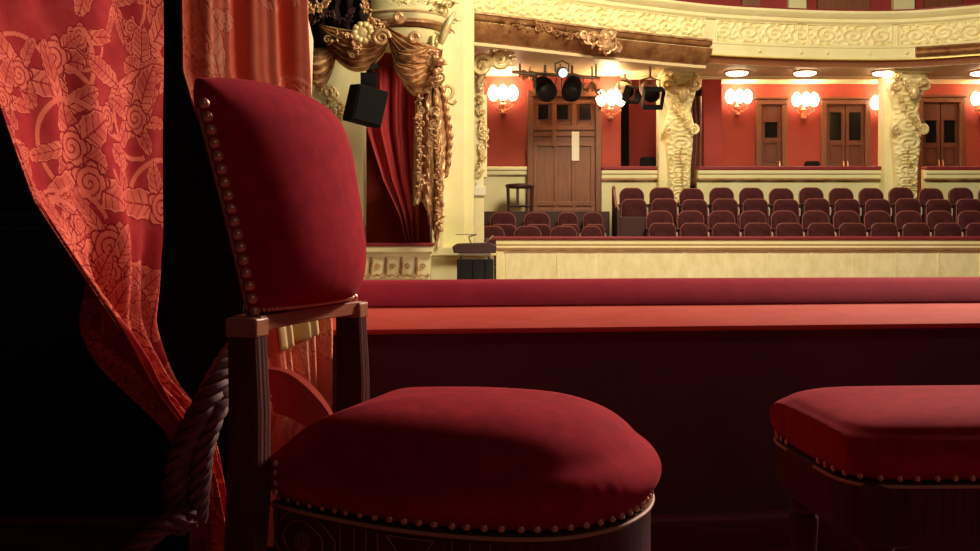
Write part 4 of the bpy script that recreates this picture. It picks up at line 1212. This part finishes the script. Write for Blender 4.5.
def stage_cloth(u, v):
    py = 66 + 305 * v; a, b = lerp_tab(eL, py), lerp_tab(eR, py)
    return P(a + (b - a) * u, py, 13.6) + Vector((0, -0.085 * math.cos(2 * PI * (3.6 * u + 0.25 * v)) - 0.03 * math.cos(2 * PI * (8.3 * u)), 0))


o = cloth('curtain_cloth', stage_cloth, 90, 60, M['stage_curtain'], sc_, thick=0.01); o.location = -s0_
# balustrade of the box
bl = thing('stage_box_balustrade', 'cream balustrade of the stage box with dark rail and scalloped relief', 'parapet', P(395, 283, 12.6)); q0 = Vector(bl.location)


def bpart(name, mbx, m, bv=None, sm=False):
    o = mbx.build(name, m, bl, smooth=sm); o.location = -q0
    if bv: bevel(o, bv)
    return o


xa, xb = P(325, 0, 12.6).x, P(430, 0, 12.6).x
bpart('parapet_wall', MB().box((xa, 12.6, -1.05), (xb, 12.9, zb(-0.16))), M['cream'])
bpart('cornice', MB().box((xa, 12.52, zb(-0.22)), (xb + 0.04, 12.7, zb(-0.14))).box((xa, 12.56, zb(-0.27)), (xb + 0.02, 12.7, zb(-0.22))), M['cream'], 0.015)
bpart('top_rail', MB().box((xa, 12.5, zb(-0.14)), (xb + 0.05, 12.86, zb(-0.10))), M['redrail'], 0.01)
mb = MB(); x = xa + 0.02
n = int((xb - xa) / 0.17)
for k in range(n):
    c = xa + (k + 0.5) * (xb - xa) / n
    mb.tube([(c - 0.075, 12.59, zb(-0.29)), (c - 0.06, 12.56, zb(-0.34)), (c - 0.075, 12.57, zb(-0.48)), (c - 0.05, 12.56, zb(-0.52)), (c, 12.56, zb(-0.50)), (c + 0.05, 12.56, zb(-0.52)), (c + 0.085, 12.57, zb(-0.50))], 0.016, 6)
    mb.spiral((c + 0.0, 12.58, zb(-0.40)), 0.04, 1.2, 0.010)
bpart('relief', mb, M['gilt'], sm=True)

# gilded swag, cascade and crown over the box
sg = thing('gilded_drapery', 'big carved gilt drapery of swags and hanging cascade over the stage box', 'ornament', P(400, 60, 12.3)); g0_ = Vector(sg.location)


def gold(name, mbx, m=None, sharp=60):
    o = mbx.build(name, m or M['gilt'], sg, sharp=sharp); o.location = -g0_; return o


def swag(pa, pb, sag0, sag1, folds, Y, puff=0.22, amp=0.045, nu=40, nv=60, skew=0.0):
    """Ridged swag between pixel pins pa, pb; sag0/sag1 in pixels for its upper and lower edge."""
    rows = []
    for j in range(nv + 1):
        v = j / nv; row = []
        for i in range(nu + 1):
            u = i / nu; c = 4 * u * (1 - u); c = c ** 0.8
            px = pa[0] + (pb[0] - pa[0]) * u + skew * c * v; py = pa[1] + (pb[1] - pa[1]) * u + (sag0 + (sag1 - sag0) * v) * c
            p = P(px, py, Y); body = math.sin(PI * (0.12 + 0.85 * v)) * puff * c
            rg = amp * (0.35 + 0.65 * c) * (1 - abs(math.cos(PI * folds * v + 0.8 * math.sin(2 * PI * u) * 0.3)) ** 0.7) * 1.8
            p.y -= body + rg; row.append(p)
        rows.append(row)
    return MB().grid(rows)


gold('swag', swag((318, 24), (392, 36), 2, 42, 7, 12.3))
gold('swag', swag((386, 26), (443, 50), 2, 58, 8, 12.2, puff=0.26))
gold('swag', swag((302, 50), (338, 48), 0, 40, 5, 12.35, puff=0.2))
for (cx, cy, r, fl) in ((381, 38, 0.105, 1), (399, 17, 0.06, -1), (414, 38, 0.06, 1)):
    mb = MB(); mb.spiral(P(cx, cy, 12.0), r, 1.9, 0.035, flip=fl, steps=22, seg=8); mb.blob(P(cx, cy, 12.05), (r * 0.4, 0.05, r * 0.4)); gold('volute', mb)
gold('swag', swag((395, 50), (430, 47), 1, 17, 3, 12.0, puff=0.10, amp=0.035))
gold('swag', swag((392, 60), (432, 60), 4, 26, 4, 12.02, puff=0.12, amp=0.035))
mb = MB(); mb.blob(P(363, 33, 12.1), (0.13, 0.10, 0.13), seg=14, rings=9)
for k in range(10):
    a = 2 * PI * k / 10; mb.blob(P(363 + 8 * math.cos(a), 33 - 8 * math.sin(a), 12.05), (0.05, 0.06, 0.05), seg=8, rings=5)
gold('rosette', mb, M['gilt_pale'])


def cascade(u, v):
    py = 84 + v * (132 + 36 * u if u < 0.7 else 157 - 190 * (u - 0.7)); py = 84 + v * lerp_tab([(0, 122), (0.25, 118), (0.5, 130), (0.68, 160), (0.85, 100), (1, 85)], u)
    wl, wr = lerp_tab([(0, 424), (0.15, 416), (0.5, 414), (1, 413)], v), lerp_tab([(0, 440), (0.15, 445), (0.6, 451), (1, 448)], v)
    px = wl + (wr - wl) * u; p = P(px, py, 12.35)
    p.y -= 0.12 * abs(math.sin(PI * 3.2 * u + 0.4)) ** 0.8 + 0.02 * math.sin(60 * v + 9 * u) * math.sin(38 * u) + 0.1 * math.sin(PI * u)
    return p


rows = [[cascade(i / 50, j / 110) for i in range(51)] for j in range(111)]
o = gold('cascade', MB().grid(rows)); sd = o.modifiers.new('thickness', 'SOLIDIFY'); sd.thickness = 0.04; sd.offset = 1
mb = MB(); foliage(mb, [P(418, 104, 12.2), P(420, 96, 12.15), P(430, 88, 12.15), P(441, 84, 12.2)], 22, 0.06, 81, curls=0.4); gold('cascade_carving', mb); mb = MB(); foliage(mb, [P(434, 110, 12.1), P(436, 150, 12.1), P(440, 200, 12.15), P(439, 232, 12.2)], 64, 0.062, 83, curls=0.3)
gold('cascade_carving', mb); mb = MB(); foliage(mb, [P(420, 110, 12.15), P(421, 150, 12.12), P(420, 190, 12.12)], 50, 0.058, 84, curls=0.3)
gold('cascade_carving', mb)
mb = MB(); mb.tube([Vector(p) for p in crom([tuple(P(*q, 12.3)) for q in ((441, 95), (447, 86), (453, 90), (450, 98), (443, 98), (452, 104), (456, 101))], 30)], 0.022, 6); gold('ribbon', mb, M['gilt_pale'])
# right hand hanging drop and leaf crest
mb = MB(); foliage(mb, [P(430, 56, 12.0), P(438, 66, 12.0), P(436, 78, 12.05)], 20, 0.09, 86)
mb.blob(P(439, 62, 11.95), (0.085, 0.08, 0.05), seg=10, rings=7); mb.blob(P(436, 72, 11.98), (0.05, 0.06, 0.06), seg=10, rings=7)
gold('drop', mb)
mb = MB(); foliage(mb, [P(440, 44, 12.2), P(447, 28, 12.3), P(451, 20, 12.3)], 14, 0.10, 87, curls=0.2); foliage(mb, [P(434, 0, 12.3), P(442, 8, 12.3), P(450, 4, 12.3)], 16, 0.09, 88)
mb.blob(P(446, 26, 12.15), (0.05, 0.06, 0.12), Matrix.Rotation(0.5, 3, 'Y'), 10, 8); mb.tube([P(441, 44, 12.15), P(444, 34, 12.1), P(450, 20, 12.1), P(455, 12, 12.2)], [0.03, 0.05, 0.04, 0.02], 8)
gold('leaf_crest', mb, M['gilt_pale'])
# fringe and broken carving left of it, under the dark valance
mb = MB(); foliage(mb, [P(330, 38, 12.1), P(346, 36, 12.05), P(356, 46, 12.05), P(352, 56, 12.05)], 30, 0.075, 91, curls=0.3); gold('broken_carving', mb); mb = MB(); foliage(mb, [P(362, 0, 12.1), P(366, 12, 12.1), P(376, 24, 12.1), P(385, 26, 12.1)], 34, 0.07, 92, curls=0.4)
gold('broken_carving', mb); mb = MB(); foliage(mb, [P(306, 4, 12.2), P(314, 12, 12.2), P(324, 2, 12.2)], 18, 0.07, 94, curls=0.3)
gold('broken_carving', mb)
# dark valance
dv = thing('dark_valance', 'dark brown shadowy valance at the top left of the gilt drapery', 'valance', P(340, 20, 12.4)); v0 = Vector(dv.location)
o = cloth('valance_cloth', lambda u, v: P(300 + 70 * u, -30 + (75 + 12 * math.sin(PI * u * 2)) * v, 12.45) + Vector((0, -0.09 * math.cos(2 * PI * (5.3 * u + 0.5 * v)) - 0.04 * math.sin(23 * v + 12 * u), 0)), 70, 40, M['dark_drape'], dv, thick=0.02); o.location = -v0
mb = MB(); foliage(mb, [P(312, 22, 12.3), P(330, 14, 12.3), P(345, 22, 12.3), P(355, 10, 12.3)], 26, 0.06, 95, curls=0.3); o = mb.build('leaf_trim', M['seatframe'], dv); o.location = -v0
# bowed base of the box above
bb = thing('stage_box_balcony', 'bowed cream and gilt base of the upper stage box above the drapery', 'balcony', P(405, 20, 13.0)); c0 = Vector(bb.location)


def bow(prof, name, m):
    mb = MB(); rows = []
    cx, cyy = P(404, 0, 13.2).x, 13.25
    for i in range(41):
        a = PI * i / 40; rows.append([(cx - math.cos(a) * (r + 0.02), cyy - math.sin(a) * r * 0.85, z) for r, z in prof])
    mb.loft(rows); o = mb.build(name, m, bb, sharp=35); o.location = -c0


bow([(0.0, zb(2.78)), (0.50, zb(2.78)), (0.54, zb(2.84)), (0.54, zb(3.35)), (0.0, zb(3.35))], 'bowed_panel', M['cream'])
bow([(0.0, zb(2.68)), (0.50, zb(2.69)), (0.56, zb(2.73)), (0.56, zb(2.76)), (0.50, zb(2.79)), (0.0, zb(2.79))], 'gilt_moulding', M['bronze'])
bow([(0.0, zb(2.66)), (0.46, zb(2.68)), (0.40, zb(2.52)), (0.30, zb(2.42)), (0.0, zb(2.40))], 'corbel', M['cream'])
bow([(0.0, zb(2.86)), (0.555, zb(2.86)), (0.57, zb(2.88)), (0.555, zb(2.90)), (0.0, zb(2.90))], 'bead', M['gilt_pale'])
mb = MB(); foliage(mb, [P(385, -2, 12.6), P(400, 1, 12.55), P(415, 1, 12.55), P(432, -2, 12.6)], 30, 0.05, 101, curls=0.6); o = mb.build('relief', M['cream_relief'], bb); o.location = -c0
# black hanging loudspeaker
ls = thing('hanging_loudspeaker', 'black box loudspeaker hanging under the gilt swag', 'loudspeaker', P(366, 104, 11.55))
R = Matrix.Rotation(0.22, 3, 'Y') @ Matrix.Rotation(0.5, 3, 'Z')
mb = MB(); mb.box((-0.19, -0.15, -0.24), (0.19, 0.16, 0.19)); mb.v = [tuple(R @ Vector(v)) for v in mb.v]; o = mb.build('cabinet', M['black'], ls, smooth=False); bevel(o, 0.02)
mb = MB(); mb.box((-0.165, -0.165, -0.21), (0.165, -0.15, 0.16)); mb.v = [tuple(R @ Vector(v)) for v in mb.v]; mb.build('grille', M['blackgloss'], o, smooth=False)
mb = MB(); mb.box((-0.06, -0.03, 0.15), (0.12, 0.03, 0.36)); mb.tube([(0.05, 0, 0.38), (0.05, 0.3, 0.50), (0.05, 0.75, 0.55)], 0.03, 8); mb.build('bracket', M['black'], ls, smooth=False)

# black equipment case with gear on top
eq = thing('equipment_case', 'tall black equipment case at the left end of the cream parapet', 'equipment case', (P(476, 0, 13.9).x, 12.55, -1.05)); eq.location.x = P(475, 0, 12.55).x
mb = MB(); mb.box((-0.22, -0.2, 0), (0.235, 0.2, 1.55)); mb.box((-0.03, -0.215, 0.0), (0.0, -0.2, 1.55)); mb.box((0.12, -0.215, 0.0), (0.14, -0.2, 1.55)); bevel(mb.build('case_body', M['blackgloss'], eq, smooth=False), 0.012)
mb = MB(); mb.box((-0.20, -0.18, 1.60), (0.20, 0.16, 1.625)); mb.tube([(-0.18, -0.1, 1.55), (-0.16, -0.1, 1.61)], 0.015, 6); mb.tube([(0.18, -0.1, 1.55), (0.16, -0.1, 1.61)], 0.015, 6); mb.build('case_shelf', M['steel'], eq, smooth=False)
gear = thing('lighting_desk', 'small dark control desk with lamp arm on the black equipment case', 'control desk', (eq.location.x, 12.5, 0.575))
mb = MB(); mb.prism([(-0.26, 0.0), (0.26, 0.0), (0.27, 0.09), (0.2, 0.13), (-0.22, 0.12), (-0.28, 0.08)], -0.16, 0.16); bevel(mb.build('desk_body', M['seatframe'], gear, smooth=False), 0.012)
mb = MB(); mb.tube([(-0.05, 0, 0.12), (-0.08, 0, 0.20), (0.02, -0.02, 0.235)], 0.010, 6); mb.tube([(0.12, 0, 0.12), (0.23, 0, 0.22)], 0.012, 6); mb.build('lamp_arm', M['steel'], gear)
mb = MB(); mb.box((-0.24, -0.04, 0.225), (-0.02, 0.04, 0.237)); mb.build('lamp_hood', M['steel'], gear, smooth=False)
